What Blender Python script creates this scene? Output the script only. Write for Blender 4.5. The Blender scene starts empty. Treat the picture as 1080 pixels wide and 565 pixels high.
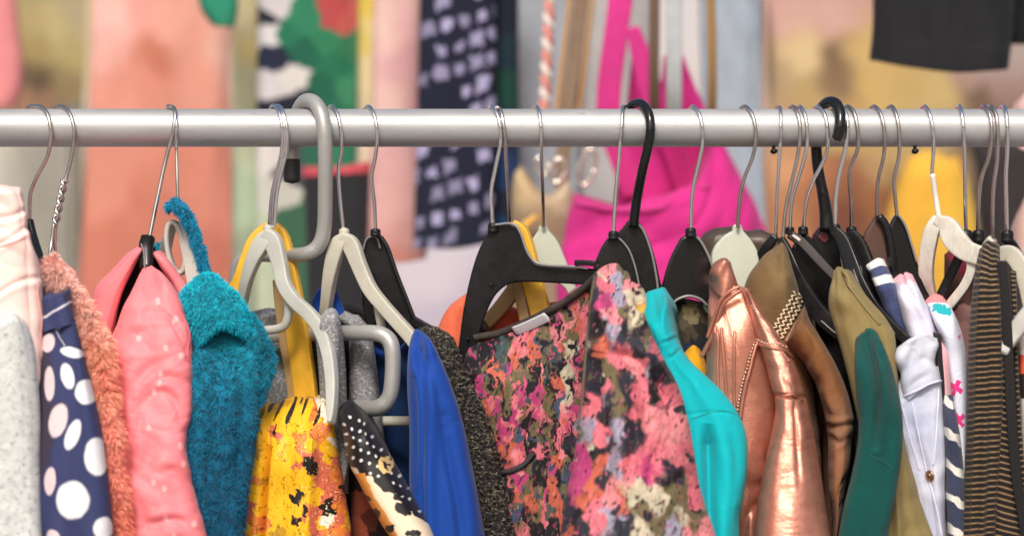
import bpy, bmesh, math, random
import numpy as np
from mathutils import Vector

random.seed(7)
rng = np.random.default_rng(7)
SC = bpy.context.scene
COL = SC.collection

# ---------------------------------------------------------------- layout
# the rail runs along X at y = 0; one reference pixel is K metres at the rail
K = 0.00075
D = 1.9            # metres from the lens to the rail
ZC = 1.40          # lens height


def P(px, py, d):
    s = K * (D + d) / D
    return (np.asarray((px - 540.0) * s), np.asarray(d + 0.0 * px), np.asarray(ZC - (py - 282.5) * s))


def PV(px, py, d):
    s = K * (D + d) / D
    return np.array([(px - 540.0) * s, d, ZC - (py - 282.5) * s])


def hexc(h, g=1.0):
    h = h.lstrip('#')
    out = []
    for i in (0, 2, 4):
        v = int(h[i:i + 2], 16) / 255.0
        v = v / 12.92 if v <= 0.04045 else ((v + 0.055) / 1.055) ** 2.4
        out.append(v * g)
    return np.array(out)


# ---------------------------------------------------------------- noise
_perm = np.random.default_rng(3).permutation(512)
_grad = np.stack([np.cos(np.arange(512) * 2 * np.pi / 61.0), np.sin(np.arange(512) * 2 * np.pi / 61.0)], 1)


def perlin(x, y, seed=0):
    x = np.asarray(x, float) + seed * 17.31
    y = np.asarray(y, float) + seed * 9.77
    xi = np.floor(x).astype(int); yi = np.floor(y).astype(int)
    xf = x - xi; yf = y - yi

    def g(ix, iy, fx, fy):
        h = _perm[(_perm[ix & 511] + iy) & 511]
        gr = _grad[h]
        return gr[..., 0] * fx + gr[..., 1] * fy
    u = xf ** 3 * (xf * (xf * 6 - 15) + 10)
    v = yf ** 3 * (yf * (yf * 6 - 15) + 10)
    a = g(xi, yi, xf, yf) * (1 - u) + g(xi + 1, yi, xf - 1, yf) * u
    b = g(xi, yi + 1, xf, yf - 1) * (1 - u) + g(xi + 1, yi + 1, xf - 1, yf - 1) * u
    return (a * (1 - v) + b * v) * 1.5


def fbm(x, y, seed=0, o=3):
    t = 0; a = 1.0
    for i in range(o):
        t = t + a * perlin(x * 2 ** i, y * 2 ** i, seed + i * 5); a *= 0.5
    return t


# ---------------------------------------------------------------- curves
def spline(pts, n):
    """Catmull-Rom through pts resampled to n points at equal arc length"""
    p = np.asarray(pts, float)
    if len(p) == 2:
        q = p[0] + (p[1] - p[0]) * np.linspace(0, 1, 24)[:, None]
    else:
        e = np.vstack([2 * p[0] - p[1], p, 2 * p[-1] - p[-2]])
        q = []
        t = np.linspace(0, 1, 14, endpoint=False)[:, None]
        for i in range(1, len(e) - 2):
            a, b, c, d = e[i - 1], e[i], e[i + 1], e[i + 2]
            q.append(0.5 * (2 * b + (c - a) * t + (2 * a - 5 * b + 4 * c - d) * t ** 2 + (3 * b - a - 3 * c + d) * t ** 3))
        q = np.vstack(q + [p[-1:]])
    w = q.copy()
    if w.shape[1] == 3:
        w[:, 2] = w[:, 2] * (1.0 if np.abs(w[:, 2]).max() > 5 else 1.0 / K)
    s = np.r_[0, np.cumsum(np.linalg.norm(np.diff(w[:, :3], axis=0), axis=1))]
    s += np.arange(len(s)) * 1e-9
    tt = np.linspace(0, s[-1], n)
    return np.stack([np.interp(tt, s, q[:, k]) for k in range(q.shape[1])], 1)


def plen(pts):
    p = np.asarray(pts, float)[:, :2]
    return np.linalg.norm(np.diff(p, axis=0), axis=1).sum()


# ---------------------------------------------------------------- objects
def tag(o, label=None, cat=None, group=None, kind=None):
    if label: o['label'] = label
    if cat: o['category'] = cat
    if group: o['group'] = group
    if kind: o['kind'] = kind
    return o


def thing(name, label, cat, loc, group=None):
    o = bpy.data.objects.new(name, None)
    o.empty_display_size = 0.02
    COL.objects.link(o)
    o.location = loc
    return tag(o, label, cat, group)


def root_loc(o):
    while o.parent is not None:
        o = o.parent
    return np.array(o.location)


def mesh_obj(name, V, quads, tris, mat, parent=None, uv=None, col=None, smooth=True):
    V = np.asarray(V, float)
    if parent is not None:
        org = root_loc(parent)
    else:
        org = np.array([V[:, 0].mean(), V[:, 1].mean(), V[:, 2].max()])
    me = bpy.data.meshes.new(name)
    quads = np.asarray(quads, int).reshape(-1, 4)
    tris = np.asarray(tris, int).reshape(-1, 3)
    loops = np.concatenate([quads.ravel(), tris.ravel()]).astype(np.int32)
    tot = np.concatenate([np.full(len(quads), 4), np.full(len(tris), 3)]).astype(np.int32)
    start = np.concatenate([[0], np.cumsum(tot)[:-1]]).astype(np.int32)
    me.vertices.add(len(V)); me.vertices.foreach_set('co', (V - org).astype(np.float32).ravel())
    me.loops.add(len(loops)); me.loops.foreach_set('vertex_index', loops)
    me.polygons.add(len(tot)); me.polygons.foreach_set('loop_start', start)
    try:
        me.polygons.foreach_set('loop_total', tot)
    except Exception:
        pass
    me.update(calc_edges=True)
    me.polygons.foreach_set('use_smooth', np.full(len(tot), smooth))
    if uv is not None:
        l = me.uv_layers.new(name='UVMap')
        l.data.foreach_set('uv', np.asarray(uv, np.float32)[loops].ravel())
    if col is not None:
        a = me.color_attributes.new('print', 'FLOAT_COLOR', 'POINT')
        c4 = np.ones((len(V), 4), np.float32); c4[:, :3] = col
        a.data.foreach_set('color', c4.ravel())
    me.validate()
    o = bpy.data.objects.new(name, me)
    COL.objects.link(o)
    if mat is not None: me.materials.append(mat)
    if parent is not None:
        o.parent = parent
    else:
        o.location = org
    return o


class MB:
    """collects simple shapes into one mesh"""
    def __init__(s): s.v = []; s.q = []; s.t = []; s.n = 0

    def add(s, V, q=(), t=()):
        V = np.asarray(V, float)
        s.v.append(V)
        if len(q): s.q.append(np.asarray(q, int) + s.n)
        if len(t): s.t.append(np.asarray(t, int) + s.n)
        s.n += len(V)

    def tube(s, W, r, seg=12, flat=None, updir=None, power=2.0, caps=True):
        """sweep along world points W; r scalar or per point; flat=(a,b) half sizes: a across in the picture plane, b in depth"""
        W = np.asarray(W, float); n = len(W)
        T = np.gradient(W, axis=0); T /= np.linalg.norm(T, axis=1)[:, None] + 1e-12
        th = np.linspace(0, 2 * np.pi, seg, endpoint=False)
        c, si = np.cos(th), np.sin(th)
        if power != 2.0:
            e = 2.0 / power
            c = np.sign(c) * np.abs(c) ** e; si = np.sign(si) * np.abs(si) ** e
        if flat is None:
            N = np.zeros_like(W)
            a = np.array([0.3, -1.0, 0.2]); a = a - T[0] * a.dot(T[0]); N[0] = a / np.linalg.norm(a)
            for i in range(1, n):
                b = N[i - 1] - T[i] * N[i - 1].dot(T[i]); N[i] = b / (np.linalg.norm(b) + 1e-12)
            B = np.cross(T, N)
            rr = np.broadcast_to(np.asarray(r, float), (n,))[:, None, None]
            R = W[:, None, :] + rr * (N[:, None, :] * c[None, :, None] + B[:, None, :] * si[None, :, None])
        else:
            dv = np.array([0, 1.0, 0]) if updir is None else np.asarray(updir, float)
            A = np.cross(T, dv[None, :]); A /= np.linalg.norm(A, axis=1)[:, None] + 1e-12
            Bv = np.cross(A, T)
            fa = np.broadcast_to(np.asarray(flat[0], float), (n,))[:, None, None]
            fb = np.broadcast_to(np.asarray(flat[1], float), (n,))[:, None, None]
            R = W[:, None, :] + fa * A[:, None, :] * c[None, :, None] + fb * Bv[:, None, :] * si[None, :, None]
        V = R.reshape(-1, 3)
        i = np.arange(n - 1)[:, None]; j = np.arange(seg)[None, :]; j2 = (j + 1) % seg
        q = np.stack([i * seg + j, i * seg + j2, (i + 1) * seg + j2, (i + 1) * seg + j], -1).reshape(-1, 4)
        t = []
        if caps:
            c0 = len(V); V = np.vstack([V, W[0] - T[0] * 0.25 * np.linalg.norm(R[0, 0] - W[0]), W[-1] + T[-1] * 0.25 * np.linalg.norm(R[-1, 0] - W[-1])])
            for k in range(seg):
                t.append((c0, (k + 1) % seg, k)); t.append((c0 + 1, (n - 1) * seg + k, (n - 1) * seg + (k + 1) % seg))
        s.add(V, q, t)

    def build(s, name, mat, parent=None, smooth=True):
        return mesh_obj(name, np.vstack(s.v), np.vstack(s.q) if s.q else [], np.vstack(s.t) if s.t else [], mat, parent, smooth=smooth)


def pxpath(pts, n=None):
    """pixel points (px,py,d[,...]) -> smooth world path, extra columns returned too"""
    n = n or max(8, int(plen(pts) / 2.0))
    q = spline(pts, n)
    x, y, z = P(q[:, 0], q[:, 1], q[:, 2])
    return np.stack([x, y, z], 1), q[:, 3:]


# ---------------------------------------------------------------- cloth
class G:
    pass


def interp_cols(C, t, tt):
    """Catmull-Rom across columns. C (NV,n,3), knots t, samples tt -> (NV,NU,3)"""
    n = C.shape[1]
    if n == 2:
        return C[:, :1] + (C[:, 1:] - C[:, :1]) * tt[None, :, None]
    E = np.concatenate([2 * C[:, :1] - C[:, 1:2], C, 2 * C[:, -1:] - C[:, -2:-1]], 1)
    k = np.clip(np.searchsorted(t, tt, side='right') - 1, 0, n - 2)
    f = ((tt - t[k]) / (t[k + 1] - t[k]))[None, :, None]
    a, b, c, d = E[:, k], E[:, k + 1], E[:, k + 2], E[:, k + 3]
    return 0.5 * (2 * b + (c - a) * f + (2 * a - 5 * b + 4 * c - d) * f ** 2 + (3 * b - a - 3 * c + d) * f ** 3)


def surf(curves, bulge=0.02, vt=0.06, vb=0.0, res=0.8, folds=(), fn=None, dfn=None, lean=0.0, pp=3.2):
    """smooth skin through the long curves (top to bottom)"""
    L = max(plen(c) for c in curves)
    NV = max(12, int(L / res))
    C = np.stack([spline(c, NV) for c in curves], 1)       # NV,n,3 in px,py,d
    dist = np.linalg.norm(np.diff(C[:, :, :2], axis=1), axis=2)
    wid = dist.sum(1)
    NU = max(10, int(wid.max() / res))
    t = np.r_[0, np.cumsum(dist.mean(0) + 1e-6)]; t /= t[-1]
    u = np.linspace(0, 1, NU)
    A = interp_cols(C, t, u)
    v = np.linspace(0, 1, NV)
    prof = np.sqrt(np.clip(1 - np.abs(2 * u - 1) ** pp, 0, 1))[None, :]
    top = np.ones(NV)
    if vt > 0:
        m = v < vt; top[m] = np.sqrt(np.clip(1 - (1 - v[m] / vt) ** 2, 0, 1))
    if vb > 0:
        m = v > 1 - vb; top[m] *= np.sqrt(np.clip(1 - (1 - (1 - v[m]) / vb) ** 2, 0, 1))
    A[:, :, 2] += -bulge * prof * top[:, None] + bulge * 0.5
    g = G()
    g.u = np.broadcast_to(u[None, :], (NV, NU)); g.v = np.broadcast_to(v[:, None], (NV, NU))
    g.U = g.u * wid.mean() * K; g.V = g.v * L * K
    g.px = A[:, :, 0].copy(); g.py = A[:, :, 1].copy()
    if lean:
        A[:, :, 2] -= lean * (1 - (1 - v) ** 1.7)[:, None]
    if dfn is not None:
        A[:, :, 2] += dfn(g)
    x, y, z = P(A[:, :, 0], A[:, :, 1], A[:, :, 2])
    W = np.stack([x, y, z], -1)

    def normals(W):
        du = np.gradient(W, axis=1); dv = np.gradient(W, axis=0)
        N = np.cross(du, dv); N /= np.linalg.norm(N, axis=2)[..., None] + 1e-12
        N[N[..., 1] > 0.2] *= 1
        if N[..., 1].mean() > 0: N = -N
        return N
    N = normals(W)
    disp = np.zeros((NV, NU))
    for f in folds:
        amp, su, sv, seed = f[:4]
        kind = f[4] if len(f) > 4 else 'n'
        ang = f[5] if len(f) > 5 else 0.0
        ca, sa = math.cos(ang), math.sin(ang)
        uu = g.U * ca + g.V * sa; vv = -g.U * sa + g.V * ca
        wx = 0.35 * perlin(uu * su * 0.5, vv * sv * 0.5, seed + 40)
        nn = perlin(uu * su + wx, vv * sv + wx, seed)
        if kind == 'r': nn = 0.6 - np.abs(nn) * 2.0
        elif kind == 'w':                                       # pinched wrinkles that come and go
            mk = np.clip(perlin(uu * su * 0.4, vv * sv * 0.4, seed + 9) * 2.2 + 0.45, 0, 1)
            nn = (0.5 * nn - 0.8 * np.exp(-(nn / 0.26) ** 2)) * mk
        elif kind == 'd':                                       # drapes that open towards the hem
            nn = perlin(g.u * su + 0.5 * perlin(g.v * 1.7, g.u * 1.3, seed + 3), g.v * sv, seed) * (0.25 + 0.9 * g.v)
        elif kind == 'c':                                       # soft pillows with tight creases between
            w2 = 0.6 * perlin(uu * su * 0.4, vv * sv * 0.4, seed + 21)
            a_ = perlin(uu * su + w2, vv * sv + w2, seed); b_ = perlin(uu * su * 2.1 - w2, vv * sv * 2.1 + w2, seed + 4)
            nn = 2.0 * np.sqrt(a_ * a_ + 0.004) + 0.8 * np.sqrt(b_ * b_ + 0.004) - 0.7
        disp += amp * nn
    if fn is not None: disp = disp + fn(g)
    edge = np.clip(np.minimum(g.u, 1 - g.u) * 14, 0, 1) ** 0.6
    W = W + N * (disp * (0.35 + 0.65 * edge))[..., None]
    g.W = W; g.N = normals(W); g.NU, g.NV = NU, NV
    return g


def cloth(name, mat, curves, parent=None, thick=0.10, col=None, fur=None, shrink=0.35, **kw):
    g = surf(curves, **kw)
    NV, NU = g.NV, g.NU
    idx = np.arange(NV * NU).reshape(NV, NU)
    q = np.stack([idx[:-1, :-1], idx[1:, :-1], idx[1:, 1:], idx[:-1, 1:]], -1).reshape(-1, 4)
    V = [g.W.reshape(-1, 3)]
    UV = [np.stack([g.U, g.V], -1).reshape(-1, 2)]
    cc = None
    if col is not None:
        cc = [np.clip(col(g), 0.0, 1.0).reshape(-1, 3)]
    loop = np.concatenate([idx[0, :-1], idx[:-1, -1], idx[-1, :0:-1], idx[:0:-1, 0]])
    B = V[0][loop]; cen = B.mean(0)
    n = len(loop); base = NV * NU
    quads = [q]
    prev = loop
    for (dy, sh) in ((0.45, 0.05), (1.0, shrink)):
        R = B.copy(); R[:, 1] += thick * dy
        R[:, 0] += (cen[0] - R[:, 0]) * (sh + 0.08) + cen[0] * thick * dy / (D + cen[1])      # the garment runs back along its hanger
        R[:, 2] += (cen[2] - R[:, 2]) * sh * 0.25
        ids = np.arange(base, base + n); base += n
        V.append(R); UV.append(UV[0][loop])
        if cc is not None: cc.append(cc[0][loop])
        quads.append(np.stack([prev, np.roll(prev, -1), np.roll(ids, -1), ids], -1))
        prev = ids
    V.append((cen + np.array([0, thick * 1.05, 0]))[None]); UV.append(UV[0][:1])
    if cc is not None: cc.append(cc[0][:1])
    tris = [np.stack([prev, np.roll(prev, -1), np.full(n, base)], -1)]
    base += 1
    if fur:
        cnt, ln, wd = fur['n'], fur['len'], fur['w']
        i = rng.integers(0, NV, cnt); j = rng.integers(0, NU, cnt)
        R = g.W[i, j]; N = g.N[i, j]
        Uq, Vq = g.U[i, j], g.V[i, j]
        cl = fur.get('clump', 90.0)
        sw = np.stack([perlin(Uq * cl, Vq * cl, 3), perlin(Uq * cl, Vq * cl, 5), perlin(Uq * cl, Vq * cl, 8)], 1) * fur.get('swirl', 0.9)
        dr = N * fur.get('up', 0.6) + np.array([0.0, -0.1, -1.0]) * fur.get('down', 0.6) + sw + rng.normal(0, fur.get('rand', 0.25), (cnt, 3))
        dr /= np.linalg.norm(dr, axis=1)[:, None]
        side = np.cross(dr, rng.normal(0, 1, (cnt, 3)) + np.array([0, -2.0, 0])); side /= np.linalg.norm(side, axis=1)[:, None] + 1e-9
        l = ln * rng.uniform(0.5, 1.25, cnt)[:, None]
        bend = np.array([0, 0, -1.0]) * l * fur.get('droop', 0.25)
        a = R - N * 0.0006
        f5 = np.stack([a - side * wd, a + side * wd, a + dr * l * 0.55 + side * wd * 0.8, a + dr * l * 0.55 - side * wd * 0.8, a + dr * l + bend], 1)
        V.append(f5.reshape(-1, 3)); UV.append(np.repeat(np.stack([Uq, Vq], 1), 5, 0))
        if cc is not None:
            k = cc[0].reshape(NV, NU, 3)[i, j] * rng.uniform(0.75, 1.25, cnt)[:, None]
            cc.append(np.repeat(np.clip(k, 0, 1), 5, 0))
        b = base + np.arange(cnt) * 5
        quads.append(np.stack([b, b + 1, b + 2, b + 3], -1)); tris.append(np.stack([b + 3, b + 2, b + 4], -1))
    o = mesh_obj(name, np.vstack(V), np.vstack(quads), np.vstack(tris), mat, parent, np.vstack(UV), np.vstack(cc) if cc is not None else None)
    g.obj = o
    return o, g


def near(g, px, py):
    k = np.argmin((g.px - px) ** 2 + (g.py - py) ** 2)
    return divmod(int(k), g.NU)


def on(g, path, n=None, off=0.0):
    """points of a path lying on the surface g, lifted by off; returns W, N"""
    n = n or max(6, int(plen(path) / 2.0))
    q = spline([(a, b) for a, b in path], n)
    W = []; NN = []
    for a, b in q:
        i, j = near(g, a, b)
        W.append(g.W[i, j] + g.N[i, j] * off); NN.append(g.N[i, j])
    W = np.array(W); NN = np.array(NN)
    if n > 6:
        for _ in range(3):
            W[1:-1] = (W[:-2] + 2 * W[1:-1] + W[2:]) / 4
    return W, NN


def seam(g, name, parent, mat, path, r=0.0009, off=0.0):
    W, _ = on(g, path, off=off)
    m = MB(); m.tube(W, r, seg=8)
    return m.build(name, mat, g.obj)


def stitches(g, name, parent, mat, path, step=3.0, r=0.0006, off=0.0004, duty=0.6):
    n = max(4, int(plen(path) / step) * 4)
    W, _ = on(g, path, n=n, off=off)
    m = MB()
    for i in range(0, n - 3, 4):
        m.tube(W[i:i + 3], r, seg=6)
    return m.build(name, mat, g.obj)


def wr(lst):
    """pressed-in creases: (points px,py ...), depth mm, width px; a soft ridge rides above each one"""
    def f(g):
        s = np.zeros(g.px.shape)
        for pts, amp, wid in lst:
            nq = max(26, int(plen(pts) / 1.2))
            q = spline([(float(a), float(b)) for a, b in pts], nq)
            mg = 7 * wid
            box = (g.px > q[:, 0].min() - mg) & (g.px < q[:, 0].max() + mg) & (g.py > q[:, 1].min() - mg) & (g.py < q[:, 1].max() + mg)
            if not box.any(): continue
            X, Y = g.px[box], g.py[box]
            d2 = (X[..., None] - q[:, 0]) ** 2 + (Y[..., None] - q[:, 1]) ** 2
            k = d2.argmin(-1)
            d = np.sqrt(np.take_along_axis(d2, k[..., None], -1)[..., 0])
            T = np.gradient(q, axis=0); nx, ny = T[:, 1], -T[:, 0]
            ln = np.sqrt(nx ** 2 + ny ** 2) + 1e-9
            nx, ny = nx / ln, ny / ln
            sg = (X - q[k, 0]) * nx[k] + (Y - q[k, 1]) * ny[k]
            sd = np.where(sg >= 0, d, -d)
            tt = k / (nq - 1.0)
            tp = np.clip(np.sin(np.pi * np.clip(tt, 0.04, 0.96)), 0, 1) ** 0.6
            s[box] += amp * 0.001 * tp * (-np.exp(-(sd / wid) ** 2) + 0.75 * np.exp(-((sd - 1.9 * wid) / (1.5 * wid)) ** 2))
        return s
    return f


def both(*fs):
    return lambda g: sum(f(g) for f in fs)


# ---------------------------------------------------------------- colour prints on cloth
def seeds(lst, warp=(6, 0.05, 1), sx=1.0, sy=1.0, soft=0.0, pw=2, oc=4):
    """patches of colour: nearest of hand placed spots (px,py,colour[,weight]) with ragged borders"""
    xs = np.array([s[0] for s in lst], float); ys = np.array([s[1] for s in lst], float)
    cs = np.array([s[2] for s in lst]); ws = np.array([s[3] if len(s) > 3 else 1.0 for s in lst])

    def f(g):
        amp, fr, sd = warp
        X = g.px + amp * fbm(g.px * fr, g.py * fr, sd, oc)
        Y = g.py + amp * fbm(g.px * fr, g.py * fr, sd + 11, oc)
        out = np.empty(X.shape + (3,))
        for r0 in range(0, X.shape[0], 40):
            x_, y_ = X[r0:r0 + 40], Y[r0:r0 + 40]
            d2 = ((x_[..., None] - xs) * sx) ** 2 + ((y_[..., None] - ys) * sy) ** 2
            d2 = d2 / ws ** 2
            if soft > 0:
                w = 1.0 / (d2 + soft ** 2) ** pw
                out[r0:r0 + 40] = (w @ cs) / w.sum(-1)[..., None]
            else:
                out[r0:r0 + 40] = cs[np.argmin(d2, -1)]
        return out
    return f


def grad_v(stops):
    """woven colour change along the cloth by (v, colour)"""
    vs = [s[0] for s in stops]; cs = np.array([s[1] for s in stops])

    def f(g):
        return np.stack([np.interp(g.v, vs, cs[:, k]) for k in range(3)], -1)
    return f


# ---------------------------------------------------------------- materials
_MC = {}


def M(name, col=(0.5, 0.5, 0.5), rough=0.8, metal=0.0, bump=0.0, bscale=600.0, var=0.0, vscale=60.0, sheen=0.0,
      attr=False, coat=0.0, spec=0.5, stretch=(1, 1), uv=True, aniso=0.0, rvar=0.0, trans=0.0, speck=None, weave=None, bdist=0.001):
    if name in _MC: return _MC[name]
    m = bpy.data.materials.new(name); m.use_nodes = True
    nt = m.node_tree; N = nt.nodes; Lk = nt.links
    b = N['Principled BSDF']
    b.inputs['Roughness'].default_value = rough; b.inputs['Metallic'].default_value = metal
    b.inputs['Specular IOR Level'].default_value = spec if not (uv and spec == 0.5 and rough > 0.5) else 0.22
    if sheen:
        b.inputs['Sheen Weight'].default_value = sheen * 0.3; b.inputs['Sheen Roughness'].default_value = 0.5
    if coat:
        b.inputs['Coat Weight'].default_value = coat; b.inputs['Coat Roughness'].default_value = 0.15
    tc = N.new('ShaderNodeTexCoord')
    mp = N.new('ShaderNodeMapping'); mp.inputs['Scale'].default_value = (stretch[0], stretch[1], 1)
    Lk.new(tc.outputs['UV' if uv else 'Object'], mp.inputs['Vector'])
    vec = mp.outputs['Vector']
    if attr:
        a = N.new('ShaderNodeAttribute'); a.attribute_name = 'print'; src = a.outputs['Color']
    else:
        r = N.new('ShaderNodeRGB'); r.outputs[0].default_value = (float(col[0]), float(col[1]), float(col[2]), 1); src = r.outputs[0]

    def noise(scale, detail=3.0, rough_=0.6):
        n = N.new('ShaderNodeTexNoise'); n.inputs['Scale'].default_value = scale; n.inputs['Detail'].default_value = detail
        n.inputs['Roughness'].default_value = rough_
        Lk.new(vec, n.inputs['Vector']); return n.outputs['Fac']

    def maprange(s, a, b_, lo, hi):
        r = N.new('ShaderNodeMapRange'); r.inputs[1].default_value = a; r.inputs[2].default_value = b_; r.inputs[3].default_value = lo; r.inputs[4].default_value = hi
        Lk.new(s, r.inputs[0]); return r.outputs[0]
    if var:
        h = N.new('ShaderNodeHueSaturation'); Lk.new(src, h.inputs['Color'])
        Lk.new(maprange(noise(vscale, 5), 0.3, 0.7, 1 - var, 1 + var), h.inputs['Value']); src = h.outputs['Color']
    if speck:                                     # (colour, scale, threshold) flecks of another yarn
        mx = N.new('ShaderNodeMix'); mx.data_type = 'RGBA'
        Lk.new(src, mx.inputs['A']); mx.inputs['B'].default_value = (*[float(x) for x in speck[0]], 1)
        Lk.new(maprange(noise(speck[1], 4, 0.7), speck[2], speck[2] + 0.12, 0, 1), mx.inputs['Factor']); src = mx.outputs['Result']
    hgt = None
    if weave:                                     # thread pitch in 1/m
        w1 = N.new('ShaderNodeTexWave'); w1.inputs['Scale'].default_value = weave; w1.bands_direction = 'X'
        w2 = N.new('ShaderNodeTexWave'); w2.inputs['Scale'].default_value = weave; w2.bands_direction = 'Y'
        for w in (w1, w2):
            w.inputs['Distortion'].default_value = 1.5; w.inputs['Detail'].default_value = 2; Lk.new(vec, w.inputs['Vector'])
        mm = N.new('ShaderNodeMath'); mm.operation = 'MULTIPLY'; Lk.new(w1.outputs['Fac'], mm.inputs[0]); Lk.new(w2.outputs['Fac'], mm.inputs[1])
        hgt = mm.outputs[0]
        h = N.new('ShaderNodeHueSaturation'); Lk.new(src, h.inputs['Color'])
        Lk.new(maprange(hgt, 0, 1, 0.86, 1.1), h.inputs['Value']); src = h.outputs['Color']
    Lk.new(src, b.inputs['Base Color'])
    if rvar:
        Lk.new(maprange(noise(vscale * 2, 4), 0.3, 0.7, max(0, rough - rvar), rough + rvar), b.inputs['Roughness'])
    if bump:
        bn = N.new('ShaderNodeBump'); bn.inputs['Strength'].default_value = bump; bn.inputs['Distance'].default_value = bdist
        s = noise(bscale, 4)
        if hgt is not None:
            ad = N.new('ShaderNodeMath'); ad.operation = 'ADD'; Lk.new(s, ad.inputs[0]); Lk.new(hgt, ad.inputs[1]); s = ad.outputs[0]
        Lk.new(s, bn.inputs['Height']); Lk.new(bn.outputs['Normal'], b.inputs['Normal'])
    _MC[name] = m
    return m


CHROME = M('chrome', (0.86, 0.85, 0.84), 0.16, 1.0, uv=False, rvar=0.08, vscale=80)
DULLWIRE = M('dull_wire', (0.62, 0.57, 0.53), 0.26, 1.0, uv=False, var=0.15, vscale=90)
BLACKP = M('black_plastic', (0.010, 0.010, 0.011), 0.27, 0, bump=0.05, bscale=300, var=0.35, vscale=40, uv=False, rvar=0.06, spec=0.26)
BLACKGLOSS = M('glossy_black_plastic', (0.009, 0.009, 0.010), 0.14, 0, var=0.2, vscale=50, uv=False, spec=0.45)
RIMP = M('plastic_edge_highlight', (0.20, 0.19, 0.19), 0.3, 0.0, uv=False, spec=0.8)  # pale colour standing in for the highlight along hanger edges
GREYP = M('grey_plastic', (0.44, 0.44, 0.40), 0.42, 0, bump=0.04, bscale=200, var=0.10, vscale=45, uv=False)
BEIGEP = M('beige_grey_plastic', (0.44, 0.42, 0.35), 0.42, 0, bump=0.06, bscale=240, var=0.14, vscale=40, uv=False)
PALEGREEN = M('pale_green_plastic', (0.47, 0.50, 0.42), 0.45, 0, var=0.07, vscale=30, uv=False)
YELLOWWOOD = M('yellow_varnished_wood', (0.72, 0.40, 0.035), 0.42, 0, bump=0.06, bscale=150, var=0.22, vscale=30, uv=False, rvar=0.1)
TANWOOD = M('tan_wood', (0.36, 0.23, 0.10), 0.5, 0, var=0.2, vscale=40, uv=False)


# ---------------------------------------------------------------- hanger pieces
RR = 0.0150     # rail radius


def hook(parent, pts, r=0.0015, mat=None, stem_d=0.0, name='hook', behind=True, flip=False, seg=12):
    """wire from the hanger neck up in front of the rail, over its top and down behind it"""
    mat = mat or CHROME
    R = RR + r + 0.0006
    p = [list(a) for a in pts]
    py = [a[1] for a in p]; ia = int(np.argmin(py))
    lim = 160.0
    far = max(py)
    out = []
    for i, a in enumerate(p):
        z = (135 - a[1]) * K
        if i <= ia:
            if a[1] <= 152:
                d = -math.sqrt(max(0.0, R * R - z * z)) if abs(z) < R else 0.0
            else:
                f = min(1.0, (a[1] - 152) / max(1.0, far - 152))
                d = -R * (1 - f) ** 1.2 * 0.8 + stem_d * f
        else:
            d = math.sqrt(max(0.0, R * R - z * z)) if abs(z) < R else 0.003
        out.append((a[0], a[1], -d if flip else d))
    # lift the apex so the wire rests on the tube
    top = 135 - R / K
    if behind:
        sx = p[-1][0] - p[ia][0]
        step = -3 if sx <= 0 else 3
        ex = p[-1][0] + step
        s = -1 if flip else 1
        out.append((ex, 130, s * R)); out.append((ex + step * 0.4, 144, s * R * 0.93))
    q = spline([(a, b, c) for a, b, c in out], 90)
    x, y, z = P(q[:, 0], q[:, 1], q[:, 2])
    W = np.stack([x, y, z], 1)
    # keep the wire clear of the rail
    zr = ZC + (282.5 - 135) * K
    dz = W[:, 2] - zr; dy = W[:, 1]
    rad = np.sqrt(dz ** 2 + dy ** 2)
    m = rad < R
    f = np.where(m, R / np.maximum(rad, 1e-6), 1.0)
    W[:, 1] = dy * f; W[:, 2] = zr + dz * f
    for _ in range(2): W[1:-1] = (W[:-2] + 2 * W[1:-1] + W[2:]) / 4
    mb = MB(); mb.tube(W, r, seg=seg)
    return mb.build(name, mat, parent)


def band(name, parent, mat, pts, t=0.006, power=7.0, seg=36, tilt=(0.42, 1.0, 0.0)):
    """flat hanger arm: pts (px,py,d,half width in px)"""
    W, e = pxpath(pts)
    m = MB(); m.tube(W, 0, seg=seg, flat=(e[:, 0] * K, t * 0.72), power=power, updir=tilt)
    return m.build(name, mat, parent)


def rod(name, parent, mat, pts, r, seg=14):
    W, e = pxpath(pts)
    m = MB(); m.tube(W, r, seg=seg)
    return m.build(name, mat, BODY.get(parent.name, parent) if name == 'rim' else parent)


BODY = {}


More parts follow.
